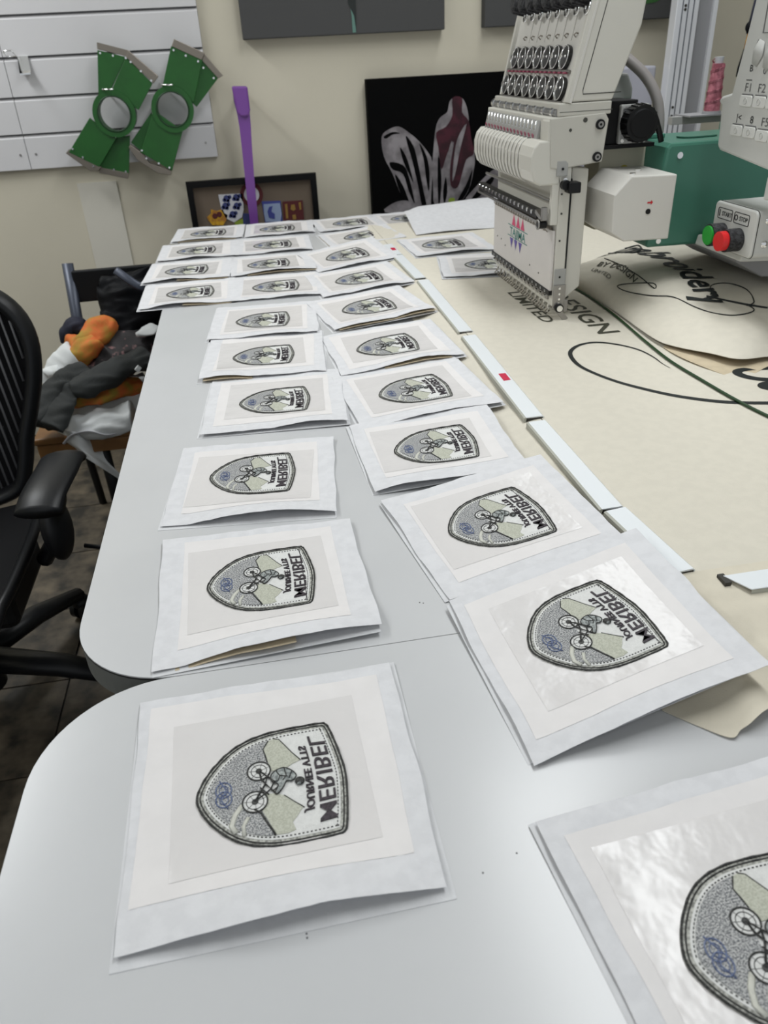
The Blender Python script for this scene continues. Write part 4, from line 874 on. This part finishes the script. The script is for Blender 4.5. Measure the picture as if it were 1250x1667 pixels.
# ================================================================== on the back wall
ZS = [1.018, 1.132, 1.246, 1.365, 1.484, 1.60, 1.72, 1.84]
def slatwall(label, x0, x1):
    t = thing('slatwall', label, 'wall panel', ((x0 + x1) / 2, WY, 1.018), 'slatwall panels')
    MB().box(x0, x1, WY - .006, WY - .0005, 1.022, 1.83).build('groove_backing', 'slat_groove', t)
    for i in range(7):
        a, b = ZS[i], ZS[i + 1]
        MB().prism([(WY - .006, a + .001), (WY - .020, a + .001), (WY - .020, b - .013), (WY - .009, b - .0045), (WY - .006, b - .0045)], 'x', x0 + .0006, x1 - .0006).build('slat', 'slat_board', t)
    return t
s1 = slatwall('white slatwall panel that holds the two green hoops', -.7395, -.078)
s2 = slatwall('white slatwall panel cut off by the picture edge, past the joint', -1.42, -.7405)
for s_, xs in ((s1, (-.115, -.712)), (s2, (-.765,))):
    m = MB()
    for x_ in xs: m.cyl((x_, WY - .020, 1.067), (x_, WY - .0215, 1.067), .0042, 10)
    m.build('slat_screw', 'steel', s_)
t = thing('slatwall_hook', 'small chrome hook clipped in the slatwall, holding nothing', 'hook', (-.69, WY - .02, 1.36))
m = MB(); Y0 = WY - .028
m.tube([Vector((x_, Y0 - .02, z_)) for x_, z_ in ((-.722, 1.383), (-.700, 1.383), (-.690, 1.366), (-.716, 1.365), (-.728, 1.380))], .0024, 6, True); m.build('hook_wire', 'chrome', t)
MB().prism([(WY - .020, 1.366), (WY - .024, 1.366), (WY - .034, 1.318), (WY - .050, 1.312), (WY - .050, 1.316), (WY - .030, 1.325)], 'x', -.692, -.658).build('hook_plate', 'chrome', t)
def wallpoly(pts, y): return [(lambda q: (q.x, q.z))(aty(px, py, y)) for px, py in pts]
def Cw(x, y): return x * .32, y * .32
def hoop(label, polys, ring_c, steels, dy):
    c = aty(*Cw(*ring_c), 3.09); t = thing('tubular_hoop', label, 'embroidery hoop', (c.x, WY - .02, c.z), 'green hoops on the slatwall')
    for k, (pts, y) in enumerate(polys):
        MB().prism(wallpoly([Cw(*p) for p in pts], y), 'y', y, y + .012).build('hoop_arm', 'hoop_green', t, bevel=.001)
        m = MB()
    for pts, y in steels:
        MB().prism(wallpoly([Cw(*p) for p in pts], y), 'y', y - .002, y + .022).build('steel_clamp', 'steel_warm', t, bevel=.0012)
    R = .053
    m = MB(); n = 30
    for j in range(n):
        a0, a1 = 2 * pi * j / n, 2 * pi * (j + 1) / n
        def q(a, r, y): return (c.x + r * cos(a), y, c.z + r * sin(a) * 1.02)
        m.add([q(a0, R, 3.068), q(a1, R, 3.068), q(a1, R, 3.135), q(a0, R, 3.135), q(a0, R + .018, 3.068), q(a1, R + .018, 3.068), q(a1, R + .016, 3.135), q(a0, R + .016, 3.135)],
              [(0, 1, 2, 3), (4, 7, 6, 5), (0, 4, 5, 1), (3, 2, 6, 7)])
    m.build('hoop_ring', 'hoop_green', t)
    MB().ring((c.x, 3.067, c.z), (0, 1, 0), R + .001, .0025, 30, 6).build('ring_lip', 'hoop_dark', t)
    return t, c
h1, c1 = hoop('green metal hoop with round opening, farther from the purple strap', [
    ([(495, 255), (640, 290), (560, 465), (500, 478)], 3.085), ([(640, 290), (775, 425), (705, 560), (560, 475)], 3.075),
    ([(350, 775), (505, 850), (590, 705), (480, 620), (455, 600)], 3.075), ([(505, 850), (655, 885), (660, 690), (590, 700)], 3.095)],
    (585, 578), [([(492, 215), (660, 258), (655, 290), (495, 250)], 3.085), ([(650, 255), (805, 388), (780, 425), (640, 290)], 3.075), ([(350, 760), (515, 850), (500, 870), (460, 870), (335, 780)], 3.078), ([(505, 850), (655, 880), (650, 910), (505, 880)], 3.095)], 0)
h2, c2 = hoop('green metal hoop with round opening, nearer the purple strap, bright steel edge on top', [
    ([(870, 235), (1030, 300), (985, 520), (880, 470), (825, 445)], 3.075), ([(1030, 300), (1115, 390), (1000, 545), (975, 520)], 3.09),
    ([(770, 570), (665, 725), (720, 770), (780, 640)], 3.09), ([(780, 560), (930, 665), (875, 870), (715, 775)], 3.075)],
    (880, 555), [([(885, 198), (1042, 270), (1025, 305), (872, 235)], 3.075), ([(1040, 275), (1135, 385), (1110, 400), (1025, 305)], 3.088), ([(662, 735), (725, 780), (760, 830), (875, 868), (870, 892), (800, 880), (700, 815), (655, 750)], 3.082)], 0)
for t, pts in ((h1, [(510, 270), (575, 283), (640, 295), (665, 315), (717, 362), (770, 410), (370, 757), (422, 800), (475, 845), (580, 862), (640, 872)]), (h2, [(883, 255), (945, 283), (1008, 312), (1035, 345), (1087, 397), (722, 765), (745, 805), (808, 830), (862, 852)])):
    m = MB()
    for p in pts: q = aty(*Cw(*p), 3.075); m.cyl((q.x, 3.0745, q.z), (q.x, 3.070, q.z), .0034, 8)
    m.build('rivet', 'chrome', t)
    c = c1 if t is h1 else c2
    MB().tube([(c.x - .035, WY - .021, c.z + .08), (c.x - .02, 3.06, c.z + .074), (c.x + .015, 3.055, c.z + .074)], .003, 6).build('hanging_peg', 'chrome', t)
for (a, b, lab) in (((125, 290), (175, 345), ''),):
    pass
# purple strap
t = thing('purple_strap', 'glossy purple strap with a folded loop at its top, hanging on the wall', 'strap', (.03, WY, .78))
zs = [1.238, 1.20, 1.16, 1.12, 1.05, .95, .88, .78, .70]; xs = [.030, .031, .033, .033, .030, .026, .024, .022, .020]; ws = [.024, .026, .022, .020, .018, .0165, .0165, .0145, .014]
def strap(u, v):
    i = v * (len(zs) - 1); k = min(len(zs) - 2, int(i)); f = i - k
    x_ = xs[k] * (1 - f) + xs[k + 1] * f; w_ = ws[k] * (1 - f) + ws[k + 1] * f
    return (x_ + (u - .5) * 2 * w_, 3.06, zs[k] * (1 - f) + zs[k + 1] * f)
MB().prism([(strap(0, k / 16)[0], strap(0, k / 16)[2]) for k in range(17)] + [(strap(1, k / 16)[0], strap(1, k / 16)[2]) for k in range(16, -1, -1)], 'y', 3.050, 3.0535).build('strap_band', 'purple', t)
MB().prism([(.0035, 1.246), (.0575, 1.243), (.0575, 1.170), (.050, 1.152), (.022, 1.152), (.012, 1.165)], 'y', 3.034, 3.049).build('strap_loop', 'purple', t, bevel=.006)
MB().cyl((.030, 3.037, 1.228), (.030, WY - .001, 1.228), .005, 10).build('hanging_peg', 'steel', t)
# framed crest display
cf = thing('crest_frame', 'black frame with embroidered crests on brown felt, behind the far patch rows', 'picture frame', (.035, 3.12, .55))
X0, X1, Z0, Z1 = -.204, .269, .52, .951
MB().box(X0, X1, 3.095, 3.10, Z0, Z1).build('felt_panel', 'felt_brown', cf)
MB().box(X0 + .06, X1 - .06, 3.10, WY - .001, .60, .90).build('frame_back', 'frame_black', cf)
m = MB(); fw = .021
m.box(X0, X1, 3.075, 3.10, Z1 - fw, Z1).box(X0, X1, 3.075, 3.10, Z0, Z0 + fw).box(X0, X0 + fw, 3.075, 3.10, Z0 + fw, Z1 - fw).box(X1 - fw, X1, 3.075, 3.10, Z0 + fw, Z1 - fw)
m.build('frame_border', 'frame_black', cf)
def Cc(x, y): return 300 + x * .184, 280 + y * .184
def crest(pts, matn, y=3.0945, th=.003, par=None):
    return MB().prism(wallpoly([Cc(*p) for p in pts], 3.093), 'y', y - th, y).build('crest_patch', matn, par or cf)
k = crest([(300, 200), (515, 190), (525, 330), (510, 400), (440, 445), (370, 410), (330, 340)], 'crest_white')
for cx, cy in ((375, 235), (460, 225), (365, 300), (465, 300), (430, 375)):
    for dx, dy, r in ((0, 0, 26), (26, -14, 14), (-22, 14, 14), (14, 20, 12)):
        q = aty(*Cc(cx + dx, cy + dy), 3.091); m = MB(); m.cyl((q.x, 3.0914, q.z), (q.x, 3.0902, q.z), r * .184 / 1253 * 3.3, 8); m.build('crest_mark', 'crest_navy', k)
k = crest([(200, 400), (235, 370), (235, 330), (290, 345), (340, 330), (355, 365), (385, 380), (370, 430), (345, 470), (250, 470), (215, 430)], 'crest_yellow')
for cx, cy in ((270, 390), (310, 375)):
    q = aty(*Cc(cx, cy), 3.091); MB().cyl((q.x, 3.0914, q.z), (q.x, 3.0902, q.z), .010, 10).build('crest_mark', 'crest_maroon', k)
q = aty(*Cc(595, 200), 3.091); k = MB().cyl((q.x, 3.0945, q.z), (q.x, 3.0915, q.z), .042, 24).build('crest_patch', 'crest_maroon', cf); MB().cyl((q.x, 3.0914, q.z), (q.x, 3.0904, q.z), .028, 24).build('crest_mark', 'crest_white', k)
crest([(520, 365), (600, 370), (650, 380), (650, 480), (520, 480)], 'crest_navy')
crest([(445, 445), (515, 410), (525, 470), (450, 470)], 'lime')
k = crest([(685, 260), (850, 255), (870, 440), (715, 450)], 'crest_blue'); MB().prism(wallpoly([Cc(*p) for p in [(700, 285), (845, 275), (860, 370), (850, 440), (720, 440), (705, 370)]], 3.092), 'y', 3.0902, 3.0914).build('crest_mark', 'crest_pale', k)
MB().prism(wallpoly([Cc(*p) for p in [(750, 310), (780, 300), (770, 350), (800, 370), (800, 415), (750, 405), (735, 350)]], 3.0895), 'y', 3.089, 3.0901).build('crest_mark', 'crest_blue', k)
k = crest([(868, 262), (1045, 250), (1060, 420), (880, 432)], 'crest_maroon')
for pts in ([(890, 285), (910, 280), (920, 410), (900, 412)], [(1010, 270), (1030, 265), (1035, 330), (1020, 335)], [(945, 290), (975, 285), (985, 330), (965, 345), (940, 330)], [(955, 380), (985, 375), (990, 415), (960, 420)]):
    MB().prism(wallpoly([Cc(*p) for p in pts], 3.092), 'y', 3.0902, 3.0914).build('crest_mark', 'crest_gold', k)
# flower canvas
fc = thing('flower_canvas', 'black canvas print of a striped tulip standing behind the far end of the table', 'picture', (.85, 3.15, .45))
MB().box(.484, 1.25, 3.145, 3.185, .43, 1.240).build('canvas_body', 'canvas_black', fc, bevel=.002)
def Cf(x, y): return 560 + x * .24, y * .24
def petal(pts, matn, y, stripe=None):
    P = catmull([Vector((*Cf(*p), 0)) for p in pts], 3, True)
    return MB().prism(wallpoly([(p.x, p.y) for p in P], y), 'y', y, y + .0008).build('petal', matn, fc)
petal([(255, 930), (300, 880), (370, 858), (440, 900), (500, 950), (560, 1020), (600, 1100), (610, 1250), (590, 1420), (480, 1440), (400, 1350), (330, 1180), (270, 1060)], 'petal_plain', 3.1435)
petal([(620, 880), (650, 800), (700, 760), (715, 690), (750, 660), (800, 665), (830, 720), (845, 800), (850, 900), (885, 1040), (880, 1150), (840, 1300), (740, 1420), (640, 1420), (590, 1300), (600, 1100)], 'petal_plain', 3.1425)
petal([(820, 1380), (900, 1260), (1000, 1160), (1090, 1120), (1200, 1150), (1200, 1300), (1000, 1440)], 'petal_plain', 3.1435)
petal([(280, 1440), (330, 1380), (420, 1360), (520, 1400), (560, 1450)], 'petal_plain', 3.1420)
petal([(735, 665), (800, 665), (800, 760), (845, 820), (860, 920), (880, 1040), (830, 1080), (800, 1180), (770, 1270), (725, 1260), (720, 1130), (745, 960), (700, 1040), (660, 1150), (640, 1000), (625, 900), (690, 860), (735, 780)], 'petal_red', 3.1415)
for pts in ([(270, 925), (330, 895), (380, 905), (330, 912), (285, 940)], [(420, 920), (470, 990), (500, 1100), (540, 1300), (560, 1400), (530, 1400), (500, 1250), (460, 1080), (430, 980)], [(310, 1100), (400, 1120), (440, 1200), (480, 1380), (440, 1300), (400, 1180), (330, 1150)],
            [(380, 1000), (420, 1060), (450, 1150), (470, 1240), (440, 1180), (400, 1090)], [(510, 970), (560, 1060), (580, 1180), (575, 1300), (555, 1200), (540, 1080)], [(345, 1180), (400, 1260), (450, 1400), (420, 1390), (370, 1280)]):
    petal(pts, 'canvas_black', 3.1428)
for pts in ([(770, 940), (830, 840), (790, 1000), (760, 1150), (735, 1230), (745, 1080)], [(880, 1060), (830, 1120), (790, 1250), (770, 1330), (800, 1300), (850, 1180)], [(715, 1000), (735, 960), (720, 1100), (700, 1250), (690, 1150)]): petal(pts, 'petal_plain', 3.1408)
for pts in ([(640, 1050), (660, 1200), (650, 1380), (640, 1380), (635, 1200)], [(690, 1200), (700, 1300), (680, 1380), (672, 1300)], [(870, 1150), (830, 1250), (770, 1360), (790, 1370), (850, 1270)], [(600, 1200), (605, 1400), (590, 1400)], [(1000, 1200), (900, 1300), (850, 1380), (920, 1330), (1010, 1230)]): petal(pts, 'canvas_black', 3.1408)
petal([(710, 1350), (750, 1345), (745, 1400), (715, 1400)], 'lime', 3.1400)
for x0, x1, lab, sx in ((.064, .778, 'grey canvas with a thin green stem, above the crest frame, cut by the top', .452), (.925, 1.650, 'grey canvas with a green leaf, partly behind the needle head', 1.60)):
    gc = thing('grey_canvas', lab, 'picture', ((x0 + x1) / 2, 3.17, 1.38), 'grey flower canvases high on the wall')
    MB().box(x0, x1, 3.150, 3.198, 1.380, 2.08).build('canvas_body', 'canvas_grey', gc, bevel=.003)
    if sx < 1:
        MB().prism([(sx - .006, 1.385), (sx + .006, 1.385), (sx + .006, 1.42), (sx + .001, 1.47), (sx - .014, 1.60), (sx - .024, 1.60), (sx - .010, 1.47), (sx - .006, 1.43)], 'y', 3.1485, 3.1495).build('stem', 'stem_green', gc)
        MB().prism([(sx + .002, 1.435), (sx + .007, 1.39), (sx + .010, 1.45), (sx + .012, 1.56), (sx - .014, 1.56), (sx - .016, 1.47)], 'y', 3.1478, 3.1484).build('leaf', 'print_black', gc)
    else:
        MB().prism([(sx - .17, 1.45), (sx - .10, 1.425), (sx - .03, 1.432), (sx + .03, 1.46), (sx + .03, 1.56), (sx - .2, 1.56)], 'y', 3.1485, 3.1495).build('leaf', 'leaf_green', gc)
tag(MB().box(-.60, -.46, 3.195, 3.199, .0, .96).build('pale_wall_patch', 'pale_wall_patch'), 'faint pale upright patch on the wall below the green hoops', 'board')  # thin slab stands in for a faint pale patch on the wall

# ================================================================== folding chair and clothes
fc = thing('folding_chair', 'dark folding chair with wooden seat by the wall, piled with clothes', 'chair', (-.45, 2.3, 0))
CY = 2.50
for x_ in (-.556, -.255):
    MB().tube([(x_, CY + .03, .815), (x_ - .004, CY - .02, .62), (x_ - .012, CY - .06, .45)], (.017, .011), 8, flat=(0, 1, 0)).build('back_post', 'chair_metal', fc)
MB().box(-.548, -.262, CY + .008, CY + .026, .700, .795).build('back_rail', 'chair_black', fc, bevel=.004)
MB().box(-.53, -.28, CY + .0, CY + .016, .50, .56).build('back_rail', 'chair_black', fc, bevel=.004)
MB().box(-.665, -.245, 2.075, 2.46, .425, .445).build('seat', 'wood_seat', fc, bevel=.006)
MB().box(-.660, -.250, 2.080, 2.10, .385, .424).build('seat_rail', 'wood_seat', fc, bevel=.004)
for x_ in (-.49, -.395): MB().tube([(x_, 2.10, .42), (x_ - .01, 2.16, 0.0)], (.017, .013), 8, flat=(0, 1, 0)).build('leg', 'chair_black', fc)
for x_ in (-.63, -.27): MB().tube([(x_, 2.44, .42), (x_, 2.50, 0.0)], (.013, .011), 8, flat=(0, 1, 0)).build('leg', 'chair_black', fc)
MB().tube([(-.49, 2.12, .235), (-.395, 2.12, .235)], .008, 8).build('stretcher', 'chair_black', fc)

def lump(name, mats, label, cat, paths, seed=0, amp=.006, group=None):
    rnd = Vector((seed * 3.7, seed * 1.3, seed)); m = MB()
    for pts, rad in paths:
        P = catmull(pts, 12); n = len(P); R = []
        for i in range(n):
            k = i / (n - 1) * (len(rad) - 1); a = int(min(k, len(rad) - 2)); f = k - a
            R.append((rad[a][0] * (1 - f) + rad[a + 1][0] * f, rad[a][1] * (1 - f) + rad[a + 1][1] * f))
        m0 = MB(); m0.tube(P, R, 36, flat=(0, -.3, 1))
        V = []
        for v in m0.v:
            q = Vector(v); d = Vector((noise.noise(q * 16 + rnd), noise.noise(q * 16 + rnd + Vector((9, 9, 9))), noise.noise(q * 22 + rnd)))
            w_ = Vector((q.x * 14 + q.y * 5, q.y * 14, q.z * 40)) + rnd; d += Vector((0, -.5, 1)) * (abs(noise.noise(w_)) * 2 - .6) + Vector((0, 0, .5)) * (abs(noise.noise(w_ * 2.3)) - .2)
            V.append(q + d * amp)
        m.add(V, m0.f, True)
    o = m.build(name, mats); tag(o, label, cat, group); return o
def W(px, py, y): return aty(px, py, y)
GC = 'clothes piled on the folding chair'
# black bag on the back
lump('bag', 'bag_black', 'black bag slung against the back of the folding chair', 'bag', [([W(205, 445, 2.44), W(212, 480, 2.42), W(220, 520, 2.40), W(228, 545, 2.40)], [(.075, .02), (.095, .035), (.10, .04), (.09, .03)])], 1, .012)
tag(MB().tube(catmull([W(188, 440, 2.38), W(205, 452, 2.36), W(225, 465, 2.35), W(246, 470, 2.36)], 5), (.012, .004), 8, flat=(0, -1, .4)).build('bag_strap', 'chair_metal'), 'shiny dark strap lying over the black bag', 'strap')
lump('scarf', 'navy_cloth', 'dark blue cloth knotted on the chair post', 'cloth', [([W(108, 560, 2.44), W(114, 540, 2.44), W(128, 532, 2.43), W(140, 545, 2.42)], [(.012, .02), (.028, .03), (.032, .03), (.014, .02)])], 2, .006)
lump('folded_cloth', 'white_cloth', 'white sheet draped across the chair seat, hanging over its front edge', 'cloth', [
    ([W(108, 680, 2.18), W(150, 664, 2.20), W(200, 650, 2.23), W(245, 640, 2.26)], [(.05, .035), (.07, .05), (.08, .055), (.08, .05)]),
    ([W(104, 700, 2.13), W(140, 694, 2.10), W(180, 686, 2.10), W(215, 680, 2.10)], [(.030, .022), (.045, .034), (.050, .036), (.05, .032)])], 3, .010)
tag(MB().grid(lambda u, v: W(100 + 48 * u + (30 * v * u + 24 * v) + 4 * sin(v * 9), 700 + 6 * u + v * (36 + 44 * u) , 2.075 - .02 * sin(u * 5) - .01 * v), 14, 14, .001).build('hanging_cloth', 'white_cloth'), 'pale cloth corner hanging down from the chair seat to a point', 'cloth', GC)
tag(MB().tube(catmull([W(104, 722, 2.06), W(118, 708, 2.055), W(145, 702, 2.05), W(172, 708, 2.05), W(195, 704, 2.06), W(215, 698, 2.07)], 5), (.006, .003), 6).build('piping', 'crest_white'), 'thin white piping along the front edge of the draped sheet', 'piping')
lump('orange_garment', 'orange_cloth', 'orange and rust garment rolled over the top of the pile', 'garment', [([W(112, 556, 2.38), W(140, 560, 2.32), W(165, 535, 2.36), W(185, 530, 2.40)], [(.02, .02), (.04, .035), (.045, .04), (.03, .03)]), ([W(118, 585, 2.30), W(138, 572, 2.28), W(160, 556, 2.30)], [(.03, .03), (.04, .035), (.03, .03)])], 4, .008, GC)
lump('orange_garment', 'orange_cloth', 'red and yellow garment edge showing under the dark jacket', 'garment', [([W(115, 652, 2.16), W(150, 645, 2.16), W(190, 632, 2.18), W(228, 628, 2.22)], [(.02, .02), (.035, .025), (.04, .025), (.03, .02)])], 5, .008, GC)
lump('flower_garment', 'flower_cloth', 'dark garment with pinkish flowers in the middle of the pile', 'garment', [([W(150, 610, 2.28), W(185, 585, 2.32), W(215, 560, 2.36), W(250, 545, 2.40)], [(.05, .03), (.08, .05), (.085, .05), (.06, .04)]), ([W(175, 530, 2.42), W(205, 522, 2.42), W(240, 530, 2.42)], [(.02, .02), (.05, .03), (.05, .03)])], 6, .010, GC)
lump('white_cuff', 'white_cloth', 'white sleeve roll at the outer end of the clothes pile', 'garment', [([W(84, 612, 2.26), W(104, 590, 2.28), W(122, 578, 2.29)], [(.030, .018), (.050, .035), (.055, .040)]), ([W(82, 628, 2.24), W(78, 608, 2.25), W(96, 600, 2.24)], [(.015, .012), (.022, .014), (.02, .012)])], 7, .005, GC)
lump('dark_jacket', 'jacket', 'dark grey jacket sleeves spread across the pile and down over the seat edge', 'jacket', [
    ([W(58, 690, 2.06), W(78, 650, 2.12), W(105, 618, 2.16), W(140, 600, 2.20)], [(.030, .018), (.04, .025), (.035, .024), (.03, .02)]),
    ([W(80, 695, 2.04), W(98, 668, 2.08), W(112, 640, 2.12), W(122, 620, 2.16)], [(.040, .016), (.036, .022), (.030, .02), (.02, .018)]),
    ([W(118, 632, 2.13), W(150, 622, 2.14), W(190, 602, 2.18), W(240, 580, 2.24)], [(.035, .025), (.045, .03), (.045, .03), (.045, .028)])], 8, .008)
lump('paper_scrap', 'white_cloth', 'small white tag lying on the dark clothes near the table edge', 'paper', [([W(222, 598, 2.12), W(228, 603, 2.12)], [(.010, .006), (.010, .006)])], 9, .001)
lump('pale_garment', 'white_cloth', 'pale grey cloth scrap showing between the garments by the table edge', 'garment', [([W(222, 545, 2.30), W(240, 538, 2.32), W(252, 532, 2.34)], [(.006, .008), (.028, .009), (.022, .010)])], 10, .004, GC)

# ================================================================== office chair
oc = thing('office_chair', 'black mesh office chair with armrests, beside the table corner', 'chair', (-.69, 1.50, 0))
bz = [(-.73, .965), (-.62, .955), (-.535, .925), (-.487, .880), (-.470, .820), (-.478, .750), (-.500, .680), (-.528, .610), (-.548, .540), (-.575, .490), (-.65, .465), (-.73, .46)]
bz = [(x - .030, z_) for x, z_ in bz]
full = bz + [(-1.52 - x, z_) for x, z_ in bz[-2:0:-1]]
P = catmull([Vector((x, 1.70 + (z_ - .46) * .12, z_)) for x, z_ in full], 4, True)
MB().tube(P, (.017, .030), 12, True, flat=(0, 1, 0)).build('back_frame', 'chair_black', oc)
m = MB(); P2 = [(-.76 + (x + .76) * .92, z_) for x, z_ in [(p.x, p.z) for p in P]]
# mesh webbing: many slanted strips inside the frame
def inside(x, z_):
    c = False; n = len(P2); j = n - 1
    for i in range(n):
        (xi, zi), (xj, zj) = P2[i], P2[j]
        if (zi > z_) != (zj > z_) and x < (xj - xi) * (z_ - zi) / (zj - zi) + xi: c = not c
        j = i
    return c
k = 0
for i in range(-12, 40):
    x0 = -1.02 + i * .0165; run = []
    for s_ in range(60):
        z_ = .47 + s_ * .0082; x_ = x0 + (.965 - z_) * .10
        if inside(x_, z_): run.append(Vector((x_, 1.700 + (z_ - .46) * .12, z_)))
    if len(run) > 3: m.tube([run[0], run[len(run) // 2], run[-1]], (.0028, .0014), 6, flat=(0, 1, 0)); k += 1
o = m.build('mesh_strands', 'mesh_grey', oc); o['kind'] = 'stuff'
MB().prism([(x, z_) for x, z_ in P2], 'y', 1.732, 1.734).build('mesh_backing', 'mesh_dark', oc) if False else None
m = MB(); Q = [Vector((x, 1.708 + (z_ - .46) * .12, z_)) for x, z_ in P2]; m.add(Q, [tuple(range(len(Q)))]); m.build('mesh_membrane', 'mesh_dark', oc)
MB().tube([(-.60, 1.735, .60), (-.73, 1.75, .585), (-.86, 1.735, .60)], (.012, .045), 10, flat=(0, 0, 1)).build('lumbar_pad', 'chair_black', oc)
def seatf(u, v):
    x = -1.03 + u * .485 - .02 * (abs(v - .5) * 2) ** 3 * (1 if u > .5 else -1); y = 1.17 + v * .50
    z_ = .462 - .030 * sm01((.16 - v) / .16) - .012 * sin(pi * u) + .010 * (abs(u - .5) * 2) ** 4
    return (x, y, z_)
MB().grid(seatf, 24, 20, .022).build('seat', 'mesh_dark', oc)
MB().tube([Vector(seatf(1, v / 12)) + Vector((.004, 0, -.008)) for v in range(13)] , (.012, .016), 8).build('seat_frame', 'chair_black', oc)
def arm(x0, flip):
    s = 1 if not flip else -1
    pts = [(x0, 1.250, .655), (x0 + .004 * s, 1.29, .668), (x0 + .012 * s, 1.38, .672), (x0 + .012 * s, 1.44, .668), (x0 + .010 * s, 1.455, .655)]
    a = MB().tube([Vector(p) for p in catmull(pts, 4)], (.042, .016), 14, flat=(0, 0, 1)); a.build('arm_pad', 'chair_black', oc, bevel=0)
    MB().tube([Vector(p) for p in catmull([(x0 + .01, 1.36, .655), (x0 - .012 * s, 1.42, .60), (x0 - .040 * s, 1.48, .54), (x0 - .060 * s, 1.50, .47), (x0 - .10 * s, 1.50, .41)], 4)], (.030, .018), 10, flat=(1, 0, 0)).build('arm_post', 'chair_black', oc)
arm(-.428, False); arm(-1.075, True)
MB().ball((-.475, 1.47, .50), .030, .055, .075).build('tilt_knob', 'chair_black', oc)
MB().tube([(-.44, 1.50, .43), (-.40, 1.49, .425), (-.375, 1.485, .430), (-.370, 1.50, .440), (-.385, 1.505, .438)], .005, 8).build('lever', 'chair_black', oc)
MB().box(-.86, -.56, 1.34, 1.60, .345, .425).build('seat_mechanism', 'chair_black', oc, bevel=.02)
MB().cyl((-.76, 1.52, .09), (-.76, 1.52, .38), .028, 16).build('gas_lift', 'chair_black', oc)
MB().cyl((-.76, 1.52, .07), (-.76, 1.52, .135), .052, 20, .04).build('hub', 'chair_black', oc)
for a in (62, -10, -82, -154, 134):
    ca, sa = cos(radians(a)), sin(radians(a)); R = .36
    MB().tube([(-.76 + ca * .03, 1.52 + sa * .03, .150), (-.76 + ca * .2, 1.52 + sa * .2, .125), (-.76 + ca * R, 1.52 + sa * R, .078)], [(.036, .028), (.030, .026), (.022, .018)], 10, flat=(0, 0, 1)).build('base_leg', 'chair_black', oc)
    cx, cy = -.76 + ca * R, 1.52 + sa * R; k = MB().ball((cx, cy, .052), .026, .026, .022, 12, 8).build('caster', 'chair_black', oc)
    for s_ in (-1, 1):
        n = Vector((-sa, ca, 0)); c = Vector((cx, cy, .030)); MB().cyl(c + n * s_ * .007, c + n * s_ * .022, .029, 20).build('caster_wheel', 'chair_black', k)
